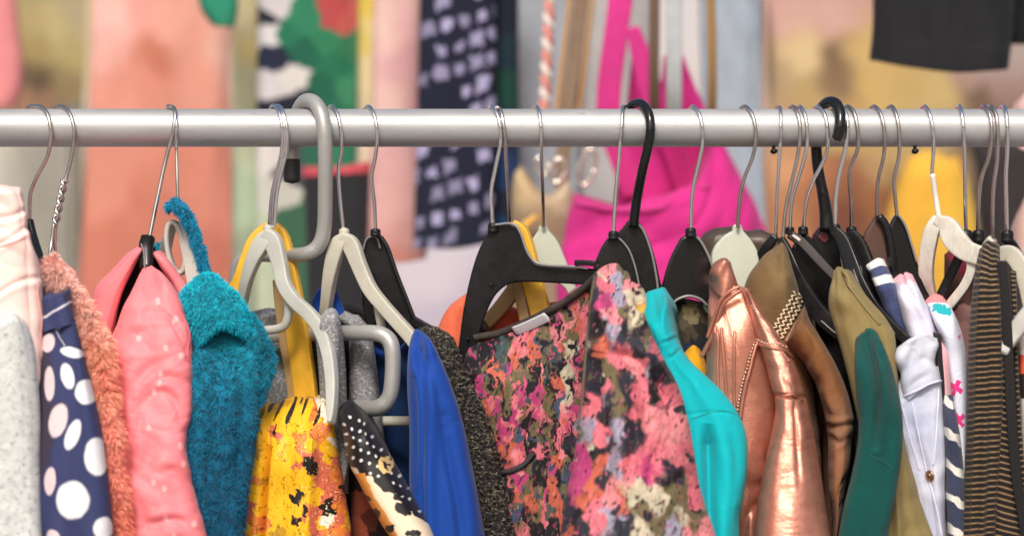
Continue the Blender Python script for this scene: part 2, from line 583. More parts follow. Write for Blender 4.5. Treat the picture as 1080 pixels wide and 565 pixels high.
def plate(name, parent, mat, poly, d0, slope=0.0, x0=None, t=0.008, bev=0.0018, smooth_poly=True, n=90, dy=0.0):
    """moulded flat piece cut to an outline (px,py); depth d0 + slope per pixel from x0"""
    p = np.asarray(poly, float)
    if smooth_poly:
        q = spline(np.vstack([p, p[:1]]), n + 1)[:-1]
    else:
        q = p
    x0 = q[:, 0].mean() if x0 is None else x0
    y0 = q[:, 1].mean()
    d = d0 + slope * (q[:, 0] - x0) + dy * (q[:, 1] - y0)
    x, y, z = P(q[:, 0], q[:, 1], d)
    bm = bmesh.new()
    A = [bm.verts.new((x[i], y[i], z[i])) for i in range(len(q))]
    f = bm.faces.new(A)
    r = bmesh.ops.extrude_face_region(bm, geom=[f])
    vs = [e for e in r['geom'] if isinstance(e, bmesh.types.BMVert)]
    bmesh.ops.translate(bm, verts=vs, vec=(0, t, 0))
    bm.edges.ensure_lookup_table()
    fe = [e for e in bm.edges if len(e.link_faces) == 2 and any(len(k.verts) > 4 for k in e.link_faces)]
    bmesh.ops.bevel(bm, geom=fe, offset=bev, segments=3, affect='EDGES', profile=0.5)
    bmesh.ops.triangulate(bm, faces=[k for k in bm.faces if len(k.verts) > 4])
    bmesh.ops.recalc_face_normals(bm, faces=bm.faces)
    org = root_loc(parent)
    me = bpy.data.meshes.new(name)
    bmesh.ops.translate(bm, verts=bm.verts, vec=-Vector(org))
    bm.to_mesh(me); bm.free()
    for k in me.polygons: k.use_smooth = len(k.vertices) == 4
    me.materials.append(mat)
    o = bpy.data.objects.new(name, me); COL.objects.link(o); o.parent = parent
    BODY[parent.name] = o
    return o


def collar(parent, px, py, d=0.0, r=0.0042, h=8, mat=None):
    m = MB()
    W, _ = pxpath([(px, py - h / 2, d), (px, py + h / 2, d)], 6)
    m.tube(W, [r * 0.8, r, r, r, r, r * 1.15], seg=16)
    return m.build('hook_socket', mat or BLACKP, parent)


def hanger(label, at, group='clothes hangers on the steel rail', name='clothes_hanger'):
    return thing(name, label, 'hanger', PV(at[0], at[1], at[2] if len(at) > 2 else 0.0), group)
# ================================================================ setting, light, camera
w = bpy.data.worlds.new("World"); SC.world = w; w.use_nodes = True
SUN_EL, SUN_AZ = 44.0, -9.0       # degrees; azimuth measured from straight behind the camera, + = right
nt = w.node_tree
sky = nt.nodes.new('ShaderNodeTexSky'); sky.sky_type = 'NISHITA'; sky.sun_disc = False
sky.sun_elevation = math.radians(SUN_EL)
sky.air_density = 1.0; sky.dust_density = 6.0; sky.ozone_density = 0.3
bg = nt.nodes['Background']; nt.links.new(sky.outputs[0], bg.inputs[0]); bg.inputs[1].default_value = 0.135
az = math.radians(SUN_AZ); el = math.radians(SUN_EL)
sd = Vector((math.sin(az) * math.cos(el), -math.cos(az) * math.cos(el), math.sin(el)))    # towards the sun
sky.sun_rotation = math.atan2(sd.x, sd.y)
sl = bpy.data.lights.new('sun', 'SUN'); sl.energy = 2.5; sl.angle = math.radians(13); sl.color = (1.0, 0.97, 0.92)
so = bpy.data.objects.new('sun', sl); COL.objects.link(so)
so.rotation_euler = sd.to_track_quat('Z', 'Y').to_euler()
so.location = (0, -3, 5)

cam = bpy.data.cameras.new('camera'); co = bpy.data.objects.new('camera', cam); COL.objects.link(co)
co.location = (0, -D, ZC); co.rotation_euler = (math.radians(90), 0, 0)
cam.sensor_width = 36; cam.lens = 36 * D / (1080 * K)
cam.clip_start = 0.05; cam.clip_end = 400
cam.dof.use_dof = True; cam.dof.focus_distance = D - 0.035; cam.dof.aperture_fstop = 3.6; cam.dof.aperture_blades = 9
SC.camera = co
SC.view_settings.view_transform = 'Standard'; SC.view_settings.look = 'None'
SC.view_settings.exposure = -0.02; SC.view_settings.gamma = 1.0
try:
    SC.cycles.max_bounces = 8; SC.cycles.use_denoising = True
except Exception:
    pass

# ground
gv = np.array([[-150, -60, 0], [150, -60, 0], [150, 250, 0], [-150, 250, 0]], float)
GROUND = M('paving', hexc('#8f8a88'), 0.9, bump=0.2, bscale=20, var=0.15, vscale=3, uv=False)
tag(mesh_obj('ground', gv, [[0, 1, 2, 3]], [], GROUND), kind='structure')

BEHIND = 'clothes and bags hanging out of focus behind the rail'

# ---------------------------------------------------------------- stall wall far behind
def flat_curves(x0, x1, y0, y1, d, n=3, wob=0):
    return [[(x0 + (x1 - x0) * i / (n - 1) + (random.uniform(-wob, wob) if wob else 0), y0 + (y1 - y0) * j / 3, d) for j in range(4)] for i in range(n)]

canvas = M('stall_canvas', attr=True, rough=0.9, bump=0.1, bscale=60, var=0.06, vscale=8)
C_ = hexc
o, g = cloth('stall_wall', canvas, flat_curves(-420, 1500, -420, 1300, 5.0, 5), thick=0.05, bulge=0, vt=0, res=5.0,
             folds=[(0.05, 3.0, 0.6, 21)],
             col=seeds([(20, 40, C_('#b9a683')), (20, 210, C_('#cdc9b8')), (70, 180, C_('#c6c2b0')), (-200, 100, C_('#b9a090')), (450, 290, C_('#b9b2bb')),
                        (480, 330, C_('#a79fae')), (300, 300, C_('#55555f')), (700, 20, C_('#b8b4b6')), (860, 20, C_('#c9a69a')), (1100, 60, C_('#8a7a66')),
                        (980, 120, C_('#b59a5e')), (900, 220, C_('#8a6243')), (1050, 180, C_('#4a4440')), (540, 560, C_('#55524f')), (200, 600, C_('#6a6460')), (900, 600, C_('#5c564f')), (540, -300, C_('#c9c4b8'))],
                       warp=(14, 0.02, 4), soft=14.0))
tag(o, 'mottled pale canvas stall wall at the very back, out of focus', 'stall wall')

SOFT = M('soft_cotton', attr=True, rough=0.9, bump=0.15, bscale=400, var=0.05, sheen=0.1)


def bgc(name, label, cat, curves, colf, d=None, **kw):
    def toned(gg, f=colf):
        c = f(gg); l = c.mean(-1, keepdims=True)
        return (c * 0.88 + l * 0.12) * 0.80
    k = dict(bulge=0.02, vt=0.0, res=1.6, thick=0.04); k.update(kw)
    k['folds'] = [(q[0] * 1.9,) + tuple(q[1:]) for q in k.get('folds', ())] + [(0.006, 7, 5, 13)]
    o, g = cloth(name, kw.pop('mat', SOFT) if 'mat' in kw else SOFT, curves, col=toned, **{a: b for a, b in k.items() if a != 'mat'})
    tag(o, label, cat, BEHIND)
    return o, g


def flatcol(h, gsc=1.0):
    c = hexc(h, gsc)
    return lambda g: np.broadcast_to(c, g.px.shape + (3,))


def dcol(base, amt=0.12, f=0.02, sd=1):
    b = hexc(base)
    return lambda g: b * (1 + amt * fbm(g.px * f, g.py * f, sd, 3))[..., None]


def cs(*cols, d):
    return [[(a, b, d) for a, b in c] for c in cols]


# far mounds and garments
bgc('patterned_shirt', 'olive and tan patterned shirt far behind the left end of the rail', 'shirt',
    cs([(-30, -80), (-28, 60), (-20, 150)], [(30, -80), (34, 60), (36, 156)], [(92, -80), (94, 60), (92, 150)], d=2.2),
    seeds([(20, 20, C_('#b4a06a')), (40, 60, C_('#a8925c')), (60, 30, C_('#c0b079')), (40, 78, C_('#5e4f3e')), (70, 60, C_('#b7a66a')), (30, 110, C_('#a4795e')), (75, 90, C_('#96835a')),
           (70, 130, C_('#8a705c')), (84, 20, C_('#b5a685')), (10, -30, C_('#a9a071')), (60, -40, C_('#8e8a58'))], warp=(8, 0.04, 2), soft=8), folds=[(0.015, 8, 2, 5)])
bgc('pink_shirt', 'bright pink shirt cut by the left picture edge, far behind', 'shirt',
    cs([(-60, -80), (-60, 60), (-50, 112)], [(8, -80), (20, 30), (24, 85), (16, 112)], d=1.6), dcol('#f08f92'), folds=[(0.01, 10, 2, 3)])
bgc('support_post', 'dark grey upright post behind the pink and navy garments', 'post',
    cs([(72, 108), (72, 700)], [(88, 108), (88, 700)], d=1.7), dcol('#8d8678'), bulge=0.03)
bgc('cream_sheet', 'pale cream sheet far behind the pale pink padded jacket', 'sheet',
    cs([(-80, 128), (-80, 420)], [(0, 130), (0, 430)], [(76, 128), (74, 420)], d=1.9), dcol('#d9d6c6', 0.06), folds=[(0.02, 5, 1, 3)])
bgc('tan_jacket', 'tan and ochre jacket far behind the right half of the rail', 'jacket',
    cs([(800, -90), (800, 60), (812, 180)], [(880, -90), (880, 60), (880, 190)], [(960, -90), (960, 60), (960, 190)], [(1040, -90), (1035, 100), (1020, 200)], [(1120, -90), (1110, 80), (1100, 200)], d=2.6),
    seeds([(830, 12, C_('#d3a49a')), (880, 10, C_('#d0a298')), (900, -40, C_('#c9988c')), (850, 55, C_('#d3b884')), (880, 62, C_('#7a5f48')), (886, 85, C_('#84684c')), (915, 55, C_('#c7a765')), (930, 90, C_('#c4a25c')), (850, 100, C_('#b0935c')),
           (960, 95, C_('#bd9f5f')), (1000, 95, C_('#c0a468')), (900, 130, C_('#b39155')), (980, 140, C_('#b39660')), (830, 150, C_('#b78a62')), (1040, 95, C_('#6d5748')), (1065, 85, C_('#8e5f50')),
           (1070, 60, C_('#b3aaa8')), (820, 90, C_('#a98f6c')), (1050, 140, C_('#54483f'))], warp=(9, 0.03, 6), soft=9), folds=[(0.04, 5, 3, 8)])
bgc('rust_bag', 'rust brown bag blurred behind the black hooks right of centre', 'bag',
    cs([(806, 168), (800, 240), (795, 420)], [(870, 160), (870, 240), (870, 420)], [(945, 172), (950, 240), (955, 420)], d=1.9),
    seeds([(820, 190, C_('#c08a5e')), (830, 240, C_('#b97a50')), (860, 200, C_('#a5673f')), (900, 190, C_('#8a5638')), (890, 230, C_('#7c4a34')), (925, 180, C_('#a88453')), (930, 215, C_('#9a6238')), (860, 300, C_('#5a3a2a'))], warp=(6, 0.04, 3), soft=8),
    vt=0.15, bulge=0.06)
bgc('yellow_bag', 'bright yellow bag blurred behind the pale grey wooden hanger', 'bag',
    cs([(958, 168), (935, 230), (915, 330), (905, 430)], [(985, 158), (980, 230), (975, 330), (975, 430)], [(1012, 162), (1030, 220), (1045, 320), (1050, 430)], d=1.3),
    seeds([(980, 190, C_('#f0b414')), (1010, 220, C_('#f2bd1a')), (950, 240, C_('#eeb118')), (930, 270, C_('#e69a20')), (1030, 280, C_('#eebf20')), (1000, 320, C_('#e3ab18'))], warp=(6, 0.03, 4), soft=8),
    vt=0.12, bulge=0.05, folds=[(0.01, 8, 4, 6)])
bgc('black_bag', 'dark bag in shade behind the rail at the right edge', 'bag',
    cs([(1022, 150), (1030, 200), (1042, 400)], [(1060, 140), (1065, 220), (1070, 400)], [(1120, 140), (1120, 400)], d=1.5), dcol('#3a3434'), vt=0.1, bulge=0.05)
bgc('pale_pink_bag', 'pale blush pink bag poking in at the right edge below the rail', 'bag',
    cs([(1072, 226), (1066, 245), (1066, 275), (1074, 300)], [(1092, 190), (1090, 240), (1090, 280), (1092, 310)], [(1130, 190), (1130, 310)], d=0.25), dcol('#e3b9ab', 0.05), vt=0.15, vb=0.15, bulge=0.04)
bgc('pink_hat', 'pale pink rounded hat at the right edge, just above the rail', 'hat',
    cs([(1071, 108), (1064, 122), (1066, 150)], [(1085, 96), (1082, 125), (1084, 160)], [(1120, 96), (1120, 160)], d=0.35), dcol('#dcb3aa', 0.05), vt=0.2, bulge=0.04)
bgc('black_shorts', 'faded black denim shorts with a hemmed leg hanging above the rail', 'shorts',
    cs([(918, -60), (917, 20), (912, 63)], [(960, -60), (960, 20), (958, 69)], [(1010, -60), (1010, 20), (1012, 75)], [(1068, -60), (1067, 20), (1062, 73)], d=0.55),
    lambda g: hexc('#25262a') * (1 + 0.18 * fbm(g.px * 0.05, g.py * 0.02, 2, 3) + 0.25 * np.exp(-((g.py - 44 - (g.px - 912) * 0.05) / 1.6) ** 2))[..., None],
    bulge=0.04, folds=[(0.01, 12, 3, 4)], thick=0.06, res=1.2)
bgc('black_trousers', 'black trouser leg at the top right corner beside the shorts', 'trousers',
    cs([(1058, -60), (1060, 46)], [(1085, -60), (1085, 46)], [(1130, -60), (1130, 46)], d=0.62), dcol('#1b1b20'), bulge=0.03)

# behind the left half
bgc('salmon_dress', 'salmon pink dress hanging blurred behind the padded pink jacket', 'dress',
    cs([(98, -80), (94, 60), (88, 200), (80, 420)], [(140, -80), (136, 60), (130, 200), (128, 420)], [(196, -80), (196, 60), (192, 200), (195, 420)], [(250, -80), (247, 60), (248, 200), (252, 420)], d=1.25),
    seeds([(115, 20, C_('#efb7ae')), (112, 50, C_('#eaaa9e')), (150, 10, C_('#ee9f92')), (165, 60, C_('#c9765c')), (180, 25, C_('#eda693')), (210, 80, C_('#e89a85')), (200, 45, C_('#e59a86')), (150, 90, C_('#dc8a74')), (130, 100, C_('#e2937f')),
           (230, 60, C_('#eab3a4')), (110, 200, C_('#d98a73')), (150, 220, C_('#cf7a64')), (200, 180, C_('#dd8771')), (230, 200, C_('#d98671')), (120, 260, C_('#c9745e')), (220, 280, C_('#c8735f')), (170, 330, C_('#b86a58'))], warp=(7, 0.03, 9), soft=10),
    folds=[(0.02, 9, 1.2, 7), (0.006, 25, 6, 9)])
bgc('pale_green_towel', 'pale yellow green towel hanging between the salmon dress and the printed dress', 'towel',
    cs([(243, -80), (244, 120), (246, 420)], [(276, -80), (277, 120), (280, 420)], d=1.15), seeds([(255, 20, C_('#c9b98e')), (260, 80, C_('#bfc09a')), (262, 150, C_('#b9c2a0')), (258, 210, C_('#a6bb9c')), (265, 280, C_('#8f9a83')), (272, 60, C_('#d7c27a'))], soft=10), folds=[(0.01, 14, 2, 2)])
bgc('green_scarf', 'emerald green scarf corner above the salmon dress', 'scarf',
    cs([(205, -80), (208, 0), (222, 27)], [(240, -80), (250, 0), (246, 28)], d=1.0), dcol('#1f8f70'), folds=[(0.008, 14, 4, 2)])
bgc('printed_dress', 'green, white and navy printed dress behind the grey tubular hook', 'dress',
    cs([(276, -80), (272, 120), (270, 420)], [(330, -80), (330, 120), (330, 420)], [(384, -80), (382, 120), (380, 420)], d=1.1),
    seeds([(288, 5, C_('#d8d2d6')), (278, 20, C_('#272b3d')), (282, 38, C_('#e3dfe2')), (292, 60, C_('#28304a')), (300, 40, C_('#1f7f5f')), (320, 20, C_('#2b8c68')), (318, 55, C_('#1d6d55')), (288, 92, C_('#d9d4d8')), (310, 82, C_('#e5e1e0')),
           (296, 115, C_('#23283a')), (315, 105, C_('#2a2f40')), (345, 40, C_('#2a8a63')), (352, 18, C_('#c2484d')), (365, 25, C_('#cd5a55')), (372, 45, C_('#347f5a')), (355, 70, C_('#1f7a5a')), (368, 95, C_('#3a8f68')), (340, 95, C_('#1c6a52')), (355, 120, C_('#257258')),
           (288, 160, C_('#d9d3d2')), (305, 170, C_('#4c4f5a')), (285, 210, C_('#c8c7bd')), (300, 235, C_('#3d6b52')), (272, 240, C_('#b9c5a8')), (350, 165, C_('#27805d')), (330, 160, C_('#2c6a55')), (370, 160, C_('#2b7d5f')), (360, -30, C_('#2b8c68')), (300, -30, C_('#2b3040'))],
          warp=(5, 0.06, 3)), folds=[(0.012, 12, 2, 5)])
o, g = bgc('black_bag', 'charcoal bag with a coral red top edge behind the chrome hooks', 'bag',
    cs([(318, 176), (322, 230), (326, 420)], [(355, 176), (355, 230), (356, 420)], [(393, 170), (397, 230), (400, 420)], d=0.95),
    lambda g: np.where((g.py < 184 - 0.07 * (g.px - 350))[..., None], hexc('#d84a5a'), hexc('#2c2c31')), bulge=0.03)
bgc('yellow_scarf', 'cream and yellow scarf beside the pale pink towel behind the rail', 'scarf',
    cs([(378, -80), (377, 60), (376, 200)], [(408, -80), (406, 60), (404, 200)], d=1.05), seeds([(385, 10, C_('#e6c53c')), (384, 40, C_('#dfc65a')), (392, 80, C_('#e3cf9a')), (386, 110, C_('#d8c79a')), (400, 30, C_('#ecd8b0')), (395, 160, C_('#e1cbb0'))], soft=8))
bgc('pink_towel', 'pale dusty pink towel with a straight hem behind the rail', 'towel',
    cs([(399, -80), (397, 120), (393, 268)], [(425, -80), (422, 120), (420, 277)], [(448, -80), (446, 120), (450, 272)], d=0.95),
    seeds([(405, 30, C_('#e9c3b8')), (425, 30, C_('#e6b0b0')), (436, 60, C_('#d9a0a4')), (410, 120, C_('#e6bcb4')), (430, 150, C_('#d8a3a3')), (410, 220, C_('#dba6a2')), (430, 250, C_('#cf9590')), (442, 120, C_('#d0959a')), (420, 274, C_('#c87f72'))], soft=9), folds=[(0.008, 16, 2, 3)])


def dashes(g):
    base = hexc('#1d2138'); pale = hexc('#a9a4d0')
    x = g.px - 440; y = g.py + 0.30 * (g.px - 440)
    row = np.floor(y / 25.0); fy = (y / 25.0 - row)
    xx = x + row * 13.0 + 4 * np.sin(row * 2.3)
    c = np.floor(xx / 19.0); fx = xx / 19.0 - c
    h = (np.sin(c * 12.9898 + row * 78.233) * 43758.5453) % 1.0
    wob = 0.12 * fbm(g.px * 0.12, g.py * 0.12, 4, 2)
    m = (np.abs(fx - 0.5) < 0.16 + 0.24 * h + wob) & (np.abs(fy - 0.45 + 0.2 * (h - 0.5)) < 0.17 + 0.15 * h + wob) & (h > 0.12)
    tone = (0.55 + 0.6 * ((h * 7.0) % 1.0))[..., None]
    return np.where(m[..., None], pale * tone, base)


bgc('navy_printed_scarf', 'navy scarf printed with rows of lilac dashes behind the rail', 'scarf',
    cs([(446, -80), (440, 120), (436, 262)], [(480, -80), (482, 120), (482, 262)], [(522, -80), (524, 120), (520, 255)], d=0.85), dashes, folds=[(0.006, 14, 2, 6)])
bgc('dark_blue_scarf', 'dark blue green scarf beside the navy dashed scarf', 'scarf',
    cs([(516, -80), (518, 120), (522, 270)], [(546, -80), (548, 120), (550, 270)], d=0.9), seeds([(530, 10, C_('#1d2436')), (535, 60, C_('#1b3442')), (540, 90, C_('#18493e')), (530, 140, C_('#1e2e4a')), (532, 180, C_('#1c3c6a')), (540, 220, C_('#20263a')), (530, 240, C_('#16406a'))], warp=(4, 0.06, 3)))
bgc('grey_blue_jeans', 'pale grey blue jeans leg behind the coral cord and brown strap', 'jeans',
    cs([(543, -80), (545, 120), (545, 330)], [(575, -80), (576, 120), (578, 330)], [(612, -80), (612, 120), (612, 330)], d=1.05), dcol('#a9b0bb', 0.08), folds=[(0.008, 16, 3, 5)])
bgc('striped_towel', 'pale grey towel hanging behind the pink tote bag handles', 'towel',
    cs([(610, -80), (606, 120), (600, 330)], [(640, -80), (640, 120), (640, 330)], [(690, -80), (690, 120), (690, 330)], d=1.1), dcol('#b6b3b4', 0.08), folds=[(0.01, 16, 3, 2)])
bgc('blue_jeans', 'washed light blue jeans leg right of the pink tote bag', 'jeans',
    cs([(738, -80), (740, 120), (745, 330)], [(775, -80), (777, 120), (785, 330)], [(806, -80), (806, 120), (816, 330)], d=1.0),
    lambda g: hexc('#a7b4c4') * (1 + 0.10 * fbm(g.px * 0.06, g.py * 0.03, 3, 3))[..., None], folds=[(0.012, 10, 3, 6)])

# coral cord, brown strap
t = thing('twisted_cord', 'coral and white twisted cord hanging beside the brown strap', 'cord', PV(580, -60, 0.8), BEHIND)
for ph, mt in ((0, M('coral_yarn', hexc('#dc8a7c'), 0.9, uv=False)), (math.pi, M('white_yarn', hexc('#e9dcd6'), 0.9, uv=False))):
    n = 160; s = np.linspace(0, 1, n)
    q = np.stack([583 - 9 * s + 3.0 * np.cos(s * 46 + ph), -60 + 190 * s, 0.8 + 0.004 * np.sin(s * 46 + ph)], 1)
    x, y, z = P(q[:, 0], q[:, 1], q[:, 2]); m = MB(); m.tube(np.stack([x, y, z], 1), 0.0034, seg=8); m.build('strand', mt, t)
BRS = M('brown_webbing', hexc('#7a6552'), 0.8, uv=False, var=0.1); GOLDE = M('gold_edging', hexc('#b98a3e'), 0.5, uv=False)
t = thing('bag_strap', 'brown bag strap with golden edges left of the pink tote handles', 'strap', PV(610, -60, 0.75), BEHIND)
band('webbing', t, BRS, [(620, -60, 0.75, 11), (606, 60, 0.75, 11), (595, 150, 0.75, 11), (592, 230, 0.75, 11)], t=0.003)
band('edging', t, GOLDE, [(609, -60, 0.747, 2.4), (594, 60, 0.747, 2.4), (584, 150, 0.747, 2.4)], t=0.004)
band('edging', t, GOLDE, [(632, -60, 0.747, 2.0), (618, 60, 0.747, 2.0), (607, 150, 0.747, 2.0)], t=0.004)
t = thing('tan_handbag', 'tan handbag with metal rings half hidden behind the pale green hanger', 'handbag', PV(575, 190, 0.7), BEHIND)
o, g = cloth('body', SOFT, cs([(548, 175), (540, 200), (536, 330)], [(575, 205), (572, 240), (572, 330)], [(600, 190), (610, 230), (612, 330)], d=0.7), parent=t, col=seeds([(550, 190, C_('#b49d78')), (580, 230, C_('#a08a70')), (560, 250, C_('#7d6a58')), (600, 220, C_('#b9a78e'))], soft=8), bulge=0.04, res=1.6, vt=0.1)
RINGM = M('ring_metal', (0.75, 0.70, 0.62), 0.15, 1.0, uv=False)
for (cx, cy, rx, ry, a) in ((588, 180, 8, 13, 0.3), (619, 176, 8, 20, 0.25), (571, 175, 6, 9, -0.4)):
    th = np.linspace(0, 2 * np.pi, 40)
    ex, ey = rx * np.cos(th), ry * np.sin(th)
    W = np.stack(P(cx + ex * math.cos(a) - ey * math.sin(a), cy + ex * math.sin(a) + ey * math.cos(a), 0.62 + 0 * th), 1)
    m = MB(); m.tube(W, 0.0022, seg=8); m.build('metal_ring', RINGM, t)
band('flap_edge', t, M('mustard_leather', hexc('#c9982e'), 0.5, uv=False), [(545, 262, 0.66, 5), (552, 240, 0.66, 5), (566, 228, 0.66, 4)], t=0.004)

# pink tote
PK = M('hot_pink_canvas', hexc('#c22c7e'), 0.85, bump=0.2, bscale=500, var=0.10, vscale=25, sheen=0.2)
PKD = M('hot_pink_strap', hexc('#c22c7e'), 0.85, uv=False, var=0.12, vscale=30, sheen=0.2)
t = thing('tote_bag', 'hot pink canvas tote bag with long handles hanging behind the rail', 'tote bag', PV(700, 60, 0.6), BEHIND)
o, g = cloth('body', PK, cs([(604, 204), (590, 250), (585, 300), (582, 420)], [(640, 212), (640, 260), (640, 420)], [(690, 214), (690, 260), (690, 420)], [(735, 196), (742, 260), (745, 420)], [(752, 130), (800, 240), (820, 320), (830, 420)], d=0.6), parent=t, bulge=0.05, res=1.4, vt=0.03,
             folds=[(0.016, 12, 5, 4), (0.006, 16, 12, 5, 'c', 0.5)], thick=0.08)
seam(g, 'top_hem', t, PKD, [(606, 214), (650, 221), (700, 219), (745, 196)], 0.003)
cloth('side_panel', PK, cs([(700, 60), (690, 130), (672, 215), (665, 300)], [(716, 55), (735, 130), (748, 215), (750, 300)], [(722, 58), (768, 150), (812, 250), (828, 300)], d=0.68), parent=t, bulge=0.02, res=1.4, vt=0.05, folds=[(0.018, 12, 4, 8, 'n', 0.2), (0.006, 16, 10, 5, 'c', 0.6)])
cloth('back_panel', PK, cs([(668, 40), (660, 120), (648, 215), (640, 300)], [(684, 45), (700, 130), (716, 215), (720, 300)], d=0.72), parent=t, bulge=0.02, res=1.6, vt=0.05, folds=[(0.008, 16, 4, 9)])
band('handle', t, PKD, [(662, -60, 0.66, 19), (652, 20, 0.66, 18), (642, 100, 0.67, 18), (646, 140, 0.68, 17), (668, 205, 0.69, 15)], t=0.003)
band('handle', t, PKD, [(668, 30, 0.64, 9), (676, 60, 0.64, 14), (692, 110, 0.64, 17), (710, 150, 0.65, 18), (726, 205, 0.66, 16)], t=0.003)
GS = M('grey_webbing', hexc('#a9adb0'), 0.8, uv=False, var=0.08); BRD = M('dark_brown_leather', hexc('#5b4636'), 0.6, uv=False)
for (x0, x1, hw, mt, lab, nm) in ((691, 690, 7, BRD, 'dark brown strap between the pink tote handles', 'bag_strap'), (710, 711, 11, GS, 'light grey webbing strap hanging over the pink tote bag', 'bag_strap'),
                                  (748, 751, 6, M('tan_brown_leather', hexc('#8a6a3f'), 0.6, uv=False), 'tan brown strap along the light blue jeans', 'bag_strap')):
    t = thing(nm, lab, 'strap', PV(x0, -60, 0.55), BEHIND)
    band('webbing', t, mt, [(x0, -60, 0.55, hw), (x1, 60, 0.55, hw), (x1, 118, 0.57, hw), (x1, 130, 0.6, hw * 0.9)], t=0.003)

# ---------------------------------------------------------------- the rail
RAILM = M('satin_steel', (0.41, 0.415, 0.42), 0.45, 0.4, bump=0.10, bscale=700, var=0.10, vscale=30, uv=False, stretch=(0.25, 1, ), rvar=0.12, speck=((0.27, 0.27, 0.27), 260, 0.63))
t = thing('clothes_rail', 'round satin grey steel rail running straight across the picture', 'clothes rail', PV(540, 135, 0))
m = MB(); W = np.stack([np.linspace(-1.1, 1.1, 90), np.zeros(90), np.full(90, ZC + (282.5 - 135) * K)], 1)
m.tube(W, RR, seg=64); m.build('tube', RAILM, t)
for sx in (816, 965):
    m = MB(); W, _ = pxpath([(sx, 153, -0.003), (sx, 158, -0.003), (sx + 1, 162, -0.003)], 8)
    m.tube(W, [0.0014, 0.0014, 0.0014, 0.0014, 0.0028, 0.0030, 0.0028, 0.0016], seg=12); m.build('screw', BLACKP, t)
# ================================================================ left third
HG = 'clothes hangers on the steel rail'
GG = 'second-hand garments hanging on the rail'


def cz(*curves, d=None):
    """curves with (px,py[,d])"""
    out = []
    for c in curves:
        out.append([(a[0], a[1], a[2] if len(a) > 2 else d) for a in c])
    return out


# --- pale pink padded jacket and grey cardigan at the left edge
PALEPINK = M('pale_pink_nylon', hexc('#f9d6cd'), 0.5, bump=0.12, bscale=120, var=0.05, vscale=20, sheen=0.2)


def pleat(ys, amp, wid, slope=0.0, x0=0):
    def f(g):
        s = 0
        for k, y in enumerate(ys):
            q = (g.py - y - slope * (g.px - x0) - 3 * np.sin((g.px + 17 * k) * 0.09)) / wid
            s = s - amp * np.exp(-q * q) + 0.5 * amp * np.exp(-((q - 1.6) / 1.3) ** 2)
        return s
    return f


t = thing('padded_jacket', 'pale pink padded jacket with soft creases at the far left edge', 'jacket', PV(0, 200, -0.06), GG)
o, g = cloth('sleeve', PALEPINK, cz([(-48, 210), (-52, 300), (-50, 450), (-50, 640)], [(-12, 197), (-8, 300), (-8, 450), (-8, 640)],
             [(18, 196), (24, 240), (30, 300), (34, 450), (36, 640)], [(24, 202), (28, 225), (31, 250), (36, 265), (42, 280), (45, 305), (47, 330), (46, 370), (44, 440), (44, 640)], d=-0.182), parent=t,
             bulge=0.022, vt=0.02, folds=[(0.0024, 9, 26, 3, 'c', 0.5), (0.0006, 40, 60, 4)], fn=pleat([222, 246, 300], 0.0016, 3.5, -0.42, 20))
seam(g, 'seam', t, M('pink_stitching', hexc('#e79a90'), 0.7, uv=False), [(-6, 262), (14, 256), (30, 247)], 0.0007)
seam(g, 'seam', t, M('pink_stitching'), [(40, 300), (44, 340), (43, 420), (42, 500)], 0.0008)
GREYKNIT0 = M('pale_grey_marl', hexc('#c9cbc9'), 0.95, bump=0.7, bscale=420, var=0.16, vscale=120, speck=(hexc('#8f9b9f'), 200, 0.54), sheen=0.3)
o, g = cloth('marl_cardigan', GREYKNIT0, cz([(-50, 350), (-52, 450), (-50, 640)], [(0, 334), (-4, 380), (-4, 450), (-4, 640)], [(16, 329), (22, 360), (26, 450), (26, 640)], [(24, 333), (31, 346), (36, 365), (40, 400), (43, 440), (44, 500), (45, 565), (45, 640)], d=-0.20),
             bulge=0.02, vt=0.04, folds=[(0.007, 3, 1.2, 5, 'd'), (0.002, 14, 8, 6, 'n', 0.3)])
tag(o, 'pale grey marl cardigan over the pink padded jacket at the left edge', 'cardigan', GG)

h = hanger('black plastic hanger with a plain wire hook, leftmost on the rail', (34, 232, 0.0))
hook(h, [(31, 234), (32, 205), (39, 186), (50, 165), (54, 142), (51, 123), (44, 113.5), (36, 112), (29, 114)], 0.0016, DULLWIRE)
band('shoulder_arm', h, BLACKP, [(31, 232, 0.0, 3), (35, 250, -0.005, 3.5), (42, 274, -0.02, 4), (48, 300, -0.04, 4.5), (52, 340, -0.05, 5)], t=0.004)
h = hanger('thin wire hanger with a twisted neck, second from the left', (62, 235, 0.0))
hook(h, [(68, 192), (71, 183), (77, 157), (78, 135), (73, 119), (66, 113), (58, 114)], 0.0015, DULLWIRE, stem_d=-0.01)
for ph in (0, math.pi):
    n = 60; s = np.linspace(0, 1, n)
    qx = 68 - 10 * s + 2.6 * np.cos(s * 15 + ph); qd = -0.01 + 0.0019 * np.sin(s * 15 + ph); qy = 190 + 48 * s
    m = MB(); m.tube(np.stack(P(qx, qy, qd), 1), 0.0014, seg=10); m.build('twisted_neck', DULLWIRE, h)
rod('shoulder_wire', h, DULLWIRE, [(57, 236, -0.01), (54, 258, -0.012), (51, 275, -0.02), (44, 300, -0.03)], 0.0014)
rod('shoulder_wire', h, DULLWIRE, [(59, 236, -0.01), (58, 262, -0.008), (64, 284, 0.0), (74, 306, 0.02)], 0.0014)

